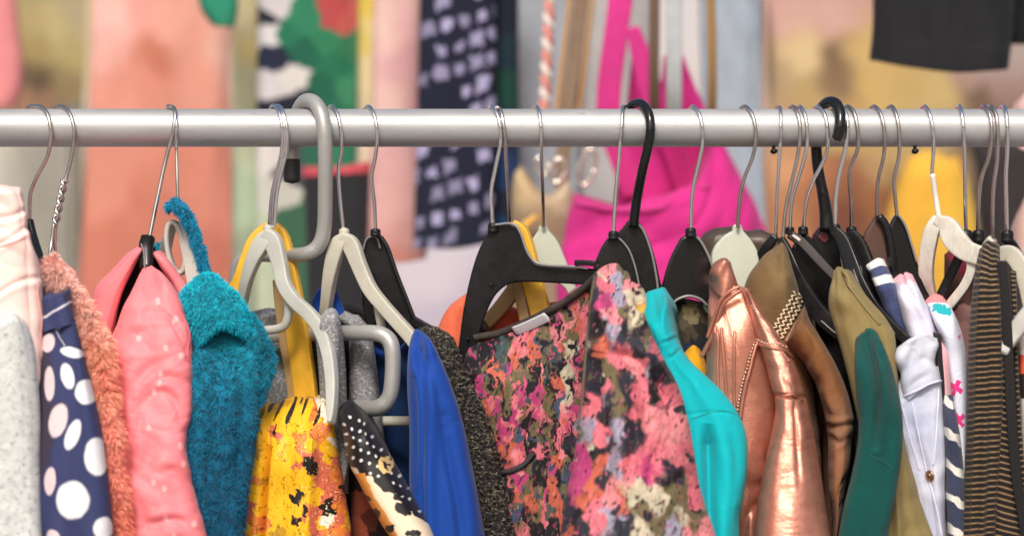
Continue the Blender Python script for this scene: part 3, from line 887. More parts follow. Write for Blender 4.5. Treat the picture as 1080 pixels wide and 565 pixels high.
# --- orange fluffy jacket
FLUFF = M('fluffy_pile', attr=True, rough=0.95, sheen=0.5, bump=0.3, bscale=300)
o, g = cloth('fluffy_jacket', FLUFF, cz([(46, 278), (56, 320), (72, 360), (88, 420), (100, 500), (106, 640)], [(56, 270), (72, 310), (92, 350), (106, 420), (116, 500), (122, 640)],
             [(60, 276), (78, 298), (97, 322), (110, 348), (121, 378), (125, 430), (131, 500), (138, 565), (142, 640)], d=-0.134),
             lean=0.03, bulge=0.02, vt=0.04, folds=[(0.004, 40, 40, 3)],
             col=seeds([(60, 280, C_('#fcc4b6')), (75, 300, C_('#fdc8bb')), (90, 325, C_('#fcc2b0')), (100, 350, C_('#fcbaa6')), (108, 375, C_('#fcac90')), (114, 400, C_('#fb9c88')), (112, 440, C_('#fba28e')), (120, 500, C_('#fb9c88')), (126, 560, C_('#fb9880')), (100, 420, C_('#fcb094'))], warp=(10, 0.06, 5), soft=10),
             fur=dict(n=22000, len=0.0066, w=0.0004, up=1.0, down=0.25, clump=170, swirl=1.1, rand=0.4))
tag(o, 'orange peach fluffy jacket between the polka dot dress and the pink puffer', 'jacket', GG)

# --- navy polka dot
DOTS = [(91.5, 413, 12.5, 13, 0), (102, 481, 13, 20, 0), (77, 527, 17, 20, 0), (108, 557, 10, 12, 0), (55, 566, 9, 8, 0), (71, 396, 7, 14, -0.25), (51, 404, 6, 18, 0), (61, 443, 10, 18, 0.25), (77, 458, 7, 17, 0.35),
        (52, 507, 7, 15, 0.1), (76, 371, 13, 5.5, 0.2), (50, 361, 7, 10, 0.3), (90, 600, 15, 16, 0), (58, 618, 12, 14, 0)]


def polka(g):
    wob = 0.04 * perlin(g.px * 0.12, g.py * 0.12, 3)
    navy = hexc('#343a63'); brown = hexc('#3b3036')
    lft = np.clip((60 - g.px + 5 * np.sin(g.py * 0.03) + 5 * perlin(g.px * .08, g.py * .05, 4)) / 9 - np.clip((g.py - 440) / 40, 0, 3), 0, 1)[..., None] * 0.8
    c = navy * (1 - lft) + brown * lft
    for (x, y, a, b, r) in DOTS:
        dx, dy = g.px - x, g.py - y
        X = dx * math.cos(r) + dy * math.sin(r); Y = -dx * math.sin(r) + dy * math.cos(r)
        q = np.sqrt((X / a) ** 2 + (Y / b) ** 2) + wob
        m = np.clip((1.0 - q) * 7 + 0.5, 0, 1)[..., None]
        dot = hexc('#e6e6ea') if x > 62 else hexc('#dcc8cc')
        c = c * (1 - m) + dot * m
    return c


SATINPRINT = M('printed_cotton', attr=True, rough=0.7, bump=0.2, bscale=900, var=0.05, vscale=200, sheen=0.15, weave=700)
t = thing('polka_dot_dress', 'navy dress with large white polka dots', 'dress', PV(70, 305, -0.08), GG)
o, g = cloth('skirt', SATINPRINT, cz([(40, 335), (34, 360), (32, 430), (30, 500), (30, 565), (30, 640)], [(60, 338), (58, 400), (60, 480), (64, 565), (66, 640)], [(76, 335), (84, 400), (92, 480), (96, 565), (99, 640)],
             [(78, 334), (88, 372), (98, 410), (107, 450), (112, 490), (116, 530), (119, 565), (122, 640)], d=-0.166), parent=t, lean=0.03, bulge=0.022, vt=0.02, res=0.6,
             folds=[(0.006, 3.2, 1.5, 3, 'd'), (0.002, 30, 16, 4, 'w', -0.2)], col=polka)
o, g2 = cloth('waistband', SATINPRINT, cz([(40, 314), (40, 332), (40, 354)], [(62, 307), (61, 330), (63, 350)], [(74, 303), (76, 320), (79, 344)], d=-0.172), parent=t, bulge=0.02, vt=0.1, vb=0.1,
              folds=[(0.002, 90, 12, 3, 'r', -0.3)], res=0.6,
              col=lambda g: np.where((np.abs(g.py - 333 + 0.55 * (g.px - 48)) < 1.2)[..., None], hexc('#e4e2ea'), hexc('#3c426b')))
stitches(g, 'topstitching', t, M('white_thread', hexc('#e8e6ea'), 0.8, uv=False), [(59, 348), (63, 356), (68, 364)], 2.4, 0.0005)

# --- pink padded puffer
PUFF = M('coral_pink_nylon', attr=True, rough=0.52, bump=0.15, bscale=160, sheen=0.3, spec=0.3, rvar=0.06)
pk = hexc('#ec7f86')
pdots = [(165 + 24 * math.sin(i * 2.4) + (y - 300) * 0.09, y) for i, y in enumerate(range(318, 630, 19))] + [(176 + 20 * math.cos(i * 1.9) + (y - 300) * 0.08, y) for i, y in enumerate(range(330, 640, 37))]


def puffc(g):
    c = pk * (1 + 0.06 * fbm(g.px * 0.03, g.py * 0.03, 5, 3))[..., None]
    for (x, y) in pdots:
        q = ((g.px - x) / 3.0) ** 2 + ((g.py - y) / 4.0) ** 2 + 0.5 * perlin(g.px * 0.4, g.py * 0.4, 2)
        m = np.clip((1 - q) * 2, 0, 1)[..., None] * 0.38
        c = c * (1 - m) + hexc('#fbd9d8') * m
    return c


t = thing('puffer_jacket', 'coral pink padded jacket with tiny pale dots and a black lined collar', 'jacket', PV(155, 260, -0.09), GG)
o, g = cloth('sleeve', PUFF, cz([(150, 283, -0.07), (138, 308), (126, 335), (112, 375), (106, 425), (112, 495), (120, 565), (126, 640)], [(155, 281, -0.07), (166, 330), (170, 430), (168, 500), (176, 565), (180, 640)],
             [(160, 281, -0.07), (172, 289), (188, 312), (200, 350), (203, 395), (202, 430), (197, 462), (199, 490), (209, 530), (218, 565), (230, 640)], d=-0.095), parent=t,
             bulge=0.022, vt=0.012, lean=0.05, col=puffc, folds=[(0.0010, 12, 30, 7, 'c', 0.5), (0.004, 2.4, 1.6, 9, 'd'), (0.0004, 30, 70, 15, 'c', 0.2)], fn=wr([(((126, 340), (149, 331), (183, 327)), 1.24, 5.8), (((174, 330), (183, 340), (191, 358)), 2.20, 2.6), (((189, 352), (196, 366), (202, 388)), 1.55, 3.4), (((139, 409), (160, 386), (185, 379)), 1.61, 5.8), (((150, 415), (174, 398), (201, 404)), 1.86, 4.6),
             (((144, 430), (166, 413), (184, 421), (194, 455)), 2.23, 4.6), (((149, 432), (146, 460)), 1.36, 4.0), (((172, 455), (152, 490), (130, 522)), 2.11, 9.2), (((163, 499), (184, 496), (201, 512)), 1.86, 4.6), (((155, 553), (184, 547), (200, 554)), 2.23, 4.0), (((140, 520), (150, 540), (152, 565)), 1.49, 5.8),
             (((128, 365), (140, 352), (160, 346)), 1.12, 4.6), (((130, 450), (138, 470), (136, 500)), 1.36, 5.8), (((150, 300), (146, 318), (136, 335)), 1.12, 4.6), (((166, 292), (176, 306), (184, 318)), 0.99, 4.0), (((124, 395), (134, 385), (146, 380)), 1.12, 4.6), (((165, 575), (190, 570), (215, 580)), 1.86, 4.6)]))
cloth('collar', PUFF, cz([(150, 259), (134, 268), (116, 286), (100, 304), (96, 330), (98, 365)], [(152, 262), (140, 280), (126, 305), (116, 335), (110, 365)], [(152, 265), (143, 280), (130, 306), (124, 326), (121, 342), (117, 365)], d=-0.03),
      parent=t, bulge=0.02, vt=0.08, col=puffc, folds=[(0.0018, 30, 24, 6, 'n', 0.6)], thick=0.02)
cloth('collar', PUFF, cz([(160, 266), (172, 286), (185, 310), (196, 340), (198, 380)], [(168, 264), (186, 284), (200, 306), (208, 340), (208, 380)], d=-0.03), parent=t, bulge=0.015, vt=0.1, col=puffc, folds=[(0.0012, 40, 30, 3, 'n', 0.6)], thick=0.02)
LINING = M('black_lining', (0.016, 0.016, 0.02), 0.6, bump=0.2, bscale=300)
cloth('lining', LINING, cz([(148, 262), (139, 282), (128, 306), (122, 332), (122, 352)], [(152, 262), (150, 290), (146, 330), (140, 370)], [(166, 268), (176, 292), (190, 320), (196, 350), (198, 380)], d=0.0), parent=t, bulge=0.0, vt=0, thick=0.03)
seam(g, 'cuff_seam', t, M('coral_seam', hexc('#d95f6a'), 0.6, uv=False), [(186, 318), (196, 345), (199, 380)], 0.0008)

h = hanger('black hanger with a long leaning wire hook inside the pink padded jacket', (156, 262, -0.03))
hook(h, [(157, 254), (165, 214), (175, 168), (182, 142), (185, 122), (183, 114), (178, 113)], 0.0016, DULLWIRE, stem_d=-0.02)
W, _ = pxpath([(156, 252, -0.022), (154, 262, -0.028), (155, 284, -0.035)], 12)
m = MB(); m.tube(W, 0, flat=(np.full(12, 0.0058), 0.005), power=3); m.build('neck', BLACKP, h)
band('rim', h, RIMP, [(149, 257, -0.034, 0.7), (152, 266, -0.036, 0.8), (153, 286, -0.04, 0.8)], t=0.0012)
band('shoulder_arm', h, BLACKP, [(157, 262, -0.01, 6), (168, 285, 0.01, 6), (182, 310, 0.03, 6)], t=0.004)

# --- teal fleece and its grey hanger
TEALM = M('teal_fleece', attr=True, rough=0.95, sheen=0.5, bump=0.4, bscale=500)
tealc = seeds([(215, 300, C_('#16a3b4')), (240, 315, C_('#14a0b2')), (210, 330, C_('#139aac')), (255, 340, C_('#0f8fa6')), (275, 365, C_('#0e84a0')), (225, 345, C_('#0f8ea4')),  # lighter top, darker sleeve: light and shade put into the fleece colour
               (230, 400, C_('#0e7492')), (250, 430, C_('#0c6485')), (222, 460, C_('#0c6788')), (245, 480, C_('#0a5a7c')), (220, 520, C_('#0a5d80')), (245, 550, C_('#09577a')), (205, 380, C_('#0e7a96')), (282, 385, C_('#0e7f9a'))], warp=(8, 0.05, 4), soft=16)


def cuff(g):
    y0 = 350 + 8 * np.sin((g.px - 200) * 0.045) + 0.1 * (g.px - 240)
    q = (g.py - y0) / 5.0
    return 0.004 * np.tanh(-q) + np.where((g.px > 255) & (g.py > 350), 0.003 * np.sin((g.px - 255) * 0.25), 0)


t = thing('fleece_jacket', 'teal fluffy fleece jacket with a folded cuff beside the pink puffer', 'jacket', PV(225, 290, -0.08), GG)
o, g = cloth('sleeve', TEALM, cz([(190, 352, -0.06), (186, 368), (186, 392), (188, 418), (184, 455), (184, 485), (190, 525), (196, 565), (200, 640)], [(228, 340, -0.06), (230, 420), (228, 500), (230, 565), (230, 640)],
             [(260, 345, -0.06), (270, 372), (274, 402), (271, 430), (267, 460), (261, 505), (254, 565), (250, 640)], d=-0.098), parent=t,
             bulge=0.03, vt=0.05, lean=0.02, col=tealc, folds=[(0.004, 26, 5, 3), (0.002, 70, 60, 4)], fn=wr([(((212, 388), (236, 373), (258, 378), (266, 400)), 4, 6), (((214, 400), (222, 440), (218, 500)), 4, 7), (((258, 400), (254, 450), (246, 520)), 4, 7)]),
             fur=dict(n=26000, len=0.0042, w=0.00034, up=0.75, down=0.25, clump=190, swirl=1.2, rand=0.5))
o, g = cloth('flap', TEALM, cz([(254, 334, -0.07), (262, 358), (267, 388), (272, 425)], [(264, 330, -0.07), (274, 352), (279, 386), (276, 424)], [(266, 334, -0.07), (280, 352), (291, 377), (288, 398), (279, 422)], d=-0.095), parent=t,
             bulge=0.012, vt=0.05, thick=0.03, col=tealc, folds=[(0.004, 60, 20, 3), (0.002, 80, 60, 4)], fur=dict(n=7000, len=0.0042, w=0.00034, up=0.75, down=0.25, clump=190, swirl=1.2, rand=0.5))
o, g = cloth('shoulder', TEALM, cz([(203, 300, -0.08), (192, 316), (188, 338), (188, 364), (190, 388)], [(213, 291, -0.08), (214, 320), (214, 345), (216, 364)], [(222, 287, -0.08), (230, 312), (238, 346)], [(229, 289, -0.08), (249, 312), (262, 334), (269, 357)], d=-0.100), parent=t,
             bulge=0.016, vt=0.05, vb=0.10, thick=0.04, col=lambda g: tealc(g) * 1.45, folds=[(0.004, 30, 20, 3), (0.0015, 80, 80, 4)],  # shoulder colour raised so it looks lit from above
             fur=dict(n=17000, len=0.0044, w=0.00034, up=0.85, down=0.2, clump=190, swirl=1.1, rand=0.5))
cloth('hanging_loop', TEALM, cz([(175, 222, -0.02), (182, 222), (194, 236), (204, 262), (212, 296), (214, 330)], [(177, 214, -0.02), (188, 210), (202, 226), (213, 254), (221, 290), (226, 320)], d=-0.03), parent=t, bulge=0.016, vt=0.1, thick=0.012,
      col=flatcol('#1287ac'), fur=dict(n=5000, len=0.0042, w=0.0003, up=0.8, down=0.2, clump=150, swirl=0.9, rand=0.4))
cloth('collar_corner', TEALM, cz([(158, 258), (160, 280)], [(176, 256), (178, 285)], d=0.03), parent=t, bulge=0.01, vt=0.15, thick=0.02, col=flatcol('#0f86a0'), fur=dict(n=900, len=0.004, w=0.0003, up=0.8, down=0.2))
h = hanger('grey plastic hanger with an oval slot under a teal fleece loop', (187, 232, -0.01))
hook(h, [(188, 228), (187, 190), (186, 152), (186, 130), (184, 116), (180, 112.5), (177, 114)], 0.0013, CHROME, stem_d=-0.012)
th = np.linspace(0, 2 * np.pi, 49)
ex, ey = 9.0 * np.cos(th), 27.0 * np.sin(th)
a = -0.16
W = np.stack(P(186 + ex * math.cos(a) - ey * math.sin(a), 261 + ex * math.sin(a) + ey * math.cos(a), -0.012 + 0 * th), 1)
m = MB(); m.tube(W, 0, flat=(np.full(49, 0.0022), 0.006), power=3.5, seg=14); m.build('slot_ring', GREYP, h)
band('shoulder_arm', h, GREYP, [(190, 236, -0.012, 5), (197, 250, -0.014, 8), (203, 272, -0.02, 9.5), (207, 296, -0.03, 9), (212, 320, -0.04, 8)], t=0.006)
band('shoulder_arm', h, GREYP, [(182, 236, 0.0, 4), (176, 256, 0.01, 5), (172, 280, 0.03, 5), (168, 300, 0.05, 5)], t=0.005)
# ================================================================ middle
# --- yellow wooden hanger + grey plastic hanger left of the tubular hook
h = hanger('yellow wooden hanger behind a grey plastic one, right of the teal fleece', (285, 240, 0.012))
hook(h, [(284, 238), (287, 205), (293, 178), (297, 160), (298, 142), (296, 124), (291, 113), (286, 113)], 0.0015, CHROME, stem_d=0.008)
band('shoulder_arm', h, YELLOWWOOD, [(287, 241, 0.016, 9), (272, 254, 0.018, 10), (262, 275, 0.02, 9), (254, 295, 0.022, 8), (243, 312, 0.026, 7), (226, 330, 0.03, 6)], t=0.005)
band('shoulder_arm', h, YELLOWWOOD, [(282, 241, 0.016, 9), (294, 248, 0.016, 9.5), (302, 270, 0.015, 9), (307, 298, 0.014, 10), (311, 325, 0.012, 11.5), (316, 365, 0.01, 13), (321, 400, 0.01, 13), (325, 440, 0.01, 13)], t=0.005)
band('arm_edge', h, TANWOOD, [(293, 295, 0.018, 5), (296, 320, 0.018, 6), (301, 360, 0.018, 6), (308, 400, 0.018, 6), (312, 440, 0.018, 6)], t=0.004)
h = hanger('grey plastic hanger with a bar, in front of the yellow wooden hanger', (287, 243, -0.01))
hook(h, [(289, 240), (292, 205), (297, 180), (302, 160), (303, 140), (300, 123), (295, 113), (290, 113)], 0.0015, CHROME, stem_d=-0.008)
hook(h, [(287, 240), (289, 206), (294, 182), (299, 160), (300.5, 140), (298, 122), (293, 112), (288, 114)], 0.0012, CHROME, stem_d=-0.002, name='spare_hook')
m = MB(); W, _ = pxpath([(283, 238, -0.008), (283, 250, -0.008)], 6); m.tube(W, [0.0036, 0.004, 0.004, 0.004, 0.004, 0.004], seg=14); m.build('hook_socket', GREYP, h)
band('shoulder_arm', h, GREYP, [(287, 246, -0.010, 6), (277, 256, -0.009, 9), (267, 275, -0.006, 7.5), (260, 297, 0.0, 5.5), (255, 320, 0.01, 5)], t=0.006)
band('shoulder_arm', h, GREYP, [(279, 245, -0.010, 6), (288, 255, -0.012, 9.5), (295, 277, -0.016, 8), (300, 300, -0.022, 7.5), (311, 317, -0.03, 7), (326, 331, -0.04, 7), (338, 347, -0.05, 7), (346, 370, -0.062, 6.5), (350, 400, -0.075, 6), (350, 430, -0.085, 4.5), (349, 446, -0.09, 2.5)], t=0.0055)
rod('trouser_bar', h, GREYP, [(304, 318, -0.018), (304, 332, -0.018), (300, 343, -0.016), (291, 347, -0.013), (278, 348, -0.008), (258, 349, 0.0)], 0.0036)

# --- grey tubular hanger hooked over the rail
TUBEM = M('grey_coated_tube', (0.42, 0.42, 0.40), 0.33, 0.4, uv=False, var=0.06, vscale=40, rvar=0.06)
t = thing('tubular_hanger', 'thick grey tubular hanger hooked over the rail with a black tip', 'hanger', PV(330, 105, 0))
Rt = RR + 0.0063
pts = [(308, 172, 0.021), (309, 150, Rt), (311, 135, Rt), (315, 117, 0.016), (322, 107, 0.004), (331, 108, -0.008), (338, 118, -0.0175), (342, 135, -Rt), (343, 160, -0.020), (343, 200, -0.014), (342, 240, -0.008), (336, 259, -0.005), (322, 268, -0.001), (300, 269, 0.02), (268, 269, 0.03), (254, 276, 0.034), (249, 292, 0.036),
       (248, 320, 0.036), (250, 344, 0.036), (264, 354, 0.034), (320, 352, 0.02), (370, 351, -0.03), (394, 351, -0.045), (408, 356, -0.05), (414, 370, -0.052), (414, 400, -0.052), (410, 420, -0.05), (397, 430, -0.045), (372, 430, -0.02), (340, 430, 0.01)]
W, _ = pxpath(pts, 260)
m = MB(); m.tube(W, np.interp(np.linspace(0, 1, 260), [0, 0.5, 0.75, 1], [0.0059, 0.0059, 0.0062, 0.0066]), seg=22); m.build('tube', TUBEM, t)
m = MB(); W, _ = pxpath([(308, 168, 0.021), (308, 192, 0.021)], 10); m.tube(W, [0.0066] * 8 + [0.0068, 0.006], seg=20); m.build('rubber_tip', M('black_rubber', (0.02, 0.02, 0.02), 0.5, uv=False), t)

# --- grey knit
KNIT = M('grey_melange_knit', hexc('#8a8a8d'), 0.95, bump=0.9, bscale=700, speck=(hexc('#c9c9cb'), 420, 0.52), var=0.25, vscale=300, sheen=0.3, bdist=0.002)
t = thing('knit_scarf', 'grey melange knit draped over the tubular hanger', 'scarf', PV(360, 330, 0.03), GG)
o, g = cloth('front_fold', KNIT, cz([(330, 342), (334, 380), (336, 430), (336, 520)], [(345, 329), (348, 360), (350, 400), (352, 520)], [(356, 329), (362, 350), (366, 385), (367, 420), (368, 520)], d=-0.045), parent=t, bulge=0.025, vt=0.06,
             folds=[(0.005, 40, 4, 3, 'r', 0.1)], thick=0.05)
o, g = cloth('front_fold', KNIT, cz([(356, 334), (367, 352), (369, 390), (370, 450), (372, 520)], [(370, 330), (384, 360), (388, 400), (392, 460), (394, 520)], [(378, 332), (391, 350), (397, 385), (402, 425), (406, 470), (408, 520)], d=0.0), parent=t, bulge=0.025, vt=0.06,
             folds=[(0.005, 36, 4, 6, 'r', -0.1)], thick=0.05)
o, g = cloth('back_fold', KNIT, cz([(262, 330), (262, 400), (258, 520)], [(285, 322), (286, 400), (286, 520)], [(318, 326), (322, 400), (322, 520)], d=0.06), parent=t, bulge=0.03, vt=0.06, folds=[(0.006, 30, 5, 8)], thick=0.05)

# --- yellow marbled blouse
YEL, ORG, BLK, COR, OCH = C_('#eeb21d'), C_('#e0813a'), C_('#1d1a18'), C_('#cf6a52'), C_('#b98a25')
R2 = np.random.default_rng(12)
ys = []
for i in range(150):
    x = R2.uniform(255, 372); y = R2.uniform(432, 640)
    q = R2.random()
    right = x > 318
    c = (YEL if q < 0.62 else OCH if q < 0.72 else ORG if q < 0.80 else BLK if q < 0.89 else COR) if not right else (YEL if q < 0.42 else ORG if q < 0.62 else COR if q < 0.87 else BLK if q < 0.97 else C_('#ece0d0'))
    ys.append((x, y, c, R2.uniform(0.7, 1.2)))
ys += [(345, 535, BLK), (352, 538, BLK), (320, 540, BLK, 0.8), (312, 548, BLK, 0.7), (338, 512, COR, 1.5), (330, 520, YEL, 1.5), (345, 440, C_('#f0e0c8'), 1.2), (338, 452, ORG, 1.4), (318, 560, YEL, 1.6), (300, 480, YEL, 2.0), (305, 520, YEL, 2.0), (268, 480, OCH, 1.6), (285, 470, YEL, 1.5)]
_ysf = seeds(ys, warp=(5, 0.09, 6), sy=0.62)


def yblouse(g):
    c = _ysf(g).copy()
    k = 1.0 + 2.2 * (1 - np.clip((g.py - 424) / 34, 0, 1))
    st = perlin(g.px * 0.16 + g.py * 0.075, g.py * 0.014, 7)
    m = (st * k > 0.50 + 0.55 * np.clip((g.py - 432) / 60, 0, 1)) & (g.px < 338)
    c[m] = BLK
    vein = np.abs(fbm(g.px * 0.11, g.py * 0.06, 9, 3)) < 0.045
    c[vein] = c[vein] * 0.25
    sp = perlin(g.px * 0.45, g.py * 0.40, 8) > 0.62
    c[sp & (g.px > 315)] = C_('#f0cf8a')
    return c


t = thing('marbled_blouse', 'yellow and orange marbled blouse with black streaks gathered over a hanger', 'blouse', PV(310, 424, -0.07), GG)
PRINTSAT = M('printed_satin', attr=True, rough=0.5, bump=0.12, bscale=300, sheen=0.1, spec=0.3)
o, g = cloth('body', PRINTSAT, cz([(266, 436, -0.05), (256, 460), (251, 490), (246, 530), (242, 565), (238, 640)], [(290, 424, -0.05), (287, 470), (285, 520), (282, 565), (280, 640)], [(322, 421, -0.05), (320, 470), (320, 520), (320, 565), (320, 640)],
             [(344, 421, -0.05), (350, 440), (356, 470), (362, 505), (367, 540), (370, 565), (376, 640)], d=-0.08), parent=t, bulge=0.035, vt=0.05, res=0.55, col=yblouse,
             folds=[(0.004, 46, 5, 4, 'r', 0.12), (0.003, 22, 20, 5, 'w', 0.2)], fn=lambda g: -0.012 * np.exp(-((g.px - 279 + (g.py - 500) * 0.06) / 3.0) ** 2) * np.clip((g.py - 440) / 40, 0, 1))
# --- dotted leopard scarf/sleeve
CRM = C_('#dcccb0')


def leo(g):
    # along the sleeve: black with dots, then leopard on cream, orange on the lower edge
    y = g.py - 0.75 * (g.px - 380)
    c = np.where((y < 497 + 6 * perlin(g.px * 0.1, g.py * 0.1, 3))[..., None], C_('#17161a'), CRM)
    X = (g.px + 0.35 * g.py) / 9.5; Y = (g.py - 0.35 * g.px) / 10.5
    rr = np.floor(Y); fx = X + 0.5 * (rr % 2) - np.floor(X + 0.5 * (rr % 2)) - 0.5; fy = Y - rr - 0.5
    dots = (fx ** 2 + fy ** 2 < 0.032) & (y < 492) & (g.py > 438)
    c = np.where(dots[..., None], C_('#d7d5d2'), c)
    low = (g.u < 0.24 + 0.05 * perlin(g.px * .1, g.py * .1, 6)) & (g.py > 498)
    c = np.where(low[..., None], C_('#d58a3c'), c)
    for (x, yy, a, b) in ((422, 516, 10, 5.5), (413, 512, 5, 4), (427, 537, 8.5, 6.5), (420, 534, 4, 5), (404, 505, 7, 4), (398, 540, 5, 5), (388, 524, 5, 4), (413, 556, 5, 4), (436, 562, 8, 4), (445, 590, 8, 7), (425, 580, 6, 6), (402, 486, 3, 10), (412, 490, 9, 3)):
        q = ((g.px - x) / a) ** 2 + ((g.py - yy) / b) ** 2 + 0.7 * perlin(g.px * 0.25, g.py * 0.25, 4)
        c = np.where((q < 1)[..., None], C_('#141315'), c)
    q = ((g.px - 408) / 9) ** 2 + ((g.py - 489) / 9) ** 2 + 0.5 * perlin(g.px * .2, g.py * .2, 2)
    c = np.where(((q < 1) & (q > 0.25))[..., None], C_('#dcb878'), c)
    return c


o, g = cloth('leopard_blouse', PRINTSAT, cz([(356, 428, -0.05), (360, 455), (366, 482), (378, 506), (390, 530), (405, 555), (420, 580), (440, 640)], [(366, 422, -0.05), (378, 455), (392, 490), (410, 525), (428, 560), (455, 640)],
             [(372, 424, -0.05), (385, 438), (401, 462), (416, 486), (429, 507), (440, 528), (450, 548), (457, 566), (475, 640)], d=-0.09), bulge=0.035, vt=0.06, lean=0.03, res=0.55, col=leo, folds=[(0.003, 26, 12, 5, 'r', 0.5)])
tag(o, 'black blouse sleeve with white dots turning to leopard spots on cream', 'blouse', GG)

# rust coloured garment low between the blouse and the sleeve
o, g = cloth('rust_dress', SATINPRINT, cz([(360, 470), (368, 520), (372, 640)], [(380, 480), (392, 530), (410, 640)], [(395, 500), (415, 550), (440, 640)], d=-0.03), bulge=0.02, vt=0.1, folds=[(0.004, 40, 8, 4)],
             col=seeds([(370, 500, C_('#1c1716')), (380, 530, C_('#8a4632')), (390, 550, C_('#5d2e24')), (376, 560, C_('#a05238')), (400, 565, C_('#241a19')), (385, 505, C_('#2a1d1a'))], warp=(6, 0.08, 5)))
tag(o, 'dark rust printed dress glimpsed under the leopard sleeve', 'dress', GG)

# --- blue dress with beige hanger
BLUE = M('royal_blue_crepe', hexc('#0d3d90'), 0.75, bump=0.15, bscale=900, var=0.05, vscale=20, sheen=0.3)
NAVYIN = M('navy_blue_lining', hexc('#1a3560'), 0.8, bump=0.15, bscale=700, var=0.1, vscale=20)
t = thing('blue_dress', 'royal blue dress on a beige grey plastic hanger', 'dress', PV(435, 345, -0.03), GG)
o, g = cloth('sleeve', BLUE, cz([(434, 352, -0.04), (430, 375), (429, 410), (431, 450), (431, 500), (433, 565), (433, 640)], [(438, 347, -0.04), (450, 400), (456, 460), (462, 520), (466, 565), (470, 640)],
             [(441, 347, -0.04), (452, 356), (463, 376), (476, 408), (488, 448), (497, 488), (505, 530), (512, 567), (524, 640)], d=-0.075), parent=t, bulge=0.028, vt=0.02, lean=0.02,
             folds=[(0.003, 3.5, 1.2, 4, 'd'), (0.0006, 40, 30, 5)], fn=wr([(((443, 372), (446, 430), (443, 520), (446, 600)), 5, 5), (((466, 440), (474, 490), (484, 540), (490, 600)), 4.5, 6), (((452, 380), (462, 420), (468, 450)), 2, 5), (((434, 400), (436, 450), (434, 520)), 3, 4)]))
cloth('back_panel', NAVYIN, cz([(378, 352), (376, 400), (372, 520), (370, 640)], [(410, 366), (408, 420), (405, 520), (400, 640)], [(440, 352), (442, 400), (444, 520), (444, 640)], d=0.045), parent=t, bulge=0.01, vt=0, folds=[(0.005, 20, 3, 3)], thick=0.03)
rod('neck_edge', t, BLUE, [(384, 356, 0.03), (396, 370, 0.03), (412, 373, 0.025), (426, 366, 0.01), (437, 353, -0.02)], 0.0026)
cloth('neck_strap', BLUE, cz([(328, 318), (332, 330), (336, 350)], [(337, 303), (340, 320), (342, 350)], [(344, 308), (352, 324), (364, 350)], d=0.035), parent=t, bulge=0.006, vt=0.1, thick=0.008)
cloth('neck_strap', BLUE, cz([(348, 318), (350, 340)], [(355, 306), (366, 334)], d=0.02), parent=t, bulge=0.006, vt=0.1, thick=0.008)
h = hanger('beige grey plastic hanger holding the royal blue dress', (363, 243, 0.0))
hook(h, [(362, 240), (359, 212), (357, 180), (360, 160), (360, 142), (357, 124), (351, 113.5), (346, 115)], 0.0015, CHROME, stem_d=-0.002)
m = MB(); W, _ = pxpath([(363, 241, -0.002), (363, 254, -0.002)], 6); m.tube(W, [0.0034, 0.0042, 0.0042, 0.0042, 0.0042, 0.0042], seg=14); m.build('hook_socket', BEIGEP, h)
band('shoulder_arm', h, BEIGEP, [(366, 250, -0.003, 5), (357, 258, -0.002, 8.5), (351, 278, 0.0, 8), (347, 300, 0.005, 6.5), (344, 325, 0.015, 5.5), (340, 345, 0.03, 5)], t=0.006)
band('shoulder_arm', h, BEIGEP, [(360, 249, -0.003, 5), (370, 258, -0.005, 9), (379, 280, -0.01, 8), (390, 304, -0.016, 7.5), (404, 322, -0.024, 7), (419, 339, -0.032, 7), (434, 356, -0.04, 7), (444, 372, -0.05, 6)], t=0.0055)
rod('notch_peg', h, BEIGEP, [(398, 320, -0.012), (400, 332, -0.012), (402, 346, -0.01), (398, 350, -0.008)], 0.0034)
rod('trouser_bar', h, BEIGEP, [(386, 445, 0.01), (404, 444, 0.008), (432, 444, 0.0)], 0.0042)
# black hanger right behind, box ended
h = hanger('black plastic hanger with a rounded neck behind the beige grey one', (396, 245, 0.008))
hook(h, [(396, 242), (395, 215), (392, 187), (396, 165), (398, 142), (395, 123), (390, 113.5), (384, 116)], 0.0015, CHROME, stem_d=0.008)
collar(h, 396, 245, 0.008, 0.0042, 7)
plate('body', h, BLACKP, [(384, 254), (390, 248), (401, 248), (408, 258), (417, 284), (428, 312), (439, 340), (445, 358), (436, 362), (420, 350), (402, 340), (388, 345), (382, 320), (381, 285)], 0.016, 0.0, t=0.012)
rod('rim', h, RIMP, [(383, 264, 0.014), (386, 253, 0.013), (392, 249, 0.013), (398, 252, 0.0125), (401, 262, 0.0125)], 0.0008)
rod('rim', h, BLACKGLOSS, [(402, 250, 0.012), (409, 262, 0.011), (418, 288, 0.010), (429, 316, 0.009), (440, 344, 0.008)], 0.0018)
band('arm_end', h, BLACKP, [(436, 337, 0.004, 4), (448, 345, 0.0, 5), (460, 352, -0.004, 5)], t=0.004)
# black cloth added behind to keep the gap dark
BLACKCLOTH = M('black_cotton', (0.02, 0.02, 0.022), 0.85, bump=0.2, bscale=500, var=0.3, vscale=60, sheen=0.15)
o, g = cloth('black_gap_backing', BLACKCLOTH, cz([(318, 330), (320, 420), (318, 640)], [(370, 318), (372, 420), (372, 640)], [(430, 345), (436, 420), (440, 640)], d=0.09), bulge=0.03, vt=0.03, folds=[(0.006, 20, 4, 3)])
tag(o, 'black cloth added to darken the gap behind the grey knit and the blue dress', 'shirt', GG)

# --- black and gold boucle
BOUC = M('black_gold_boucle', attr=True, rough=0.85, bump=0.9, bscale=420, bdist=0.003, sheen=0.2)


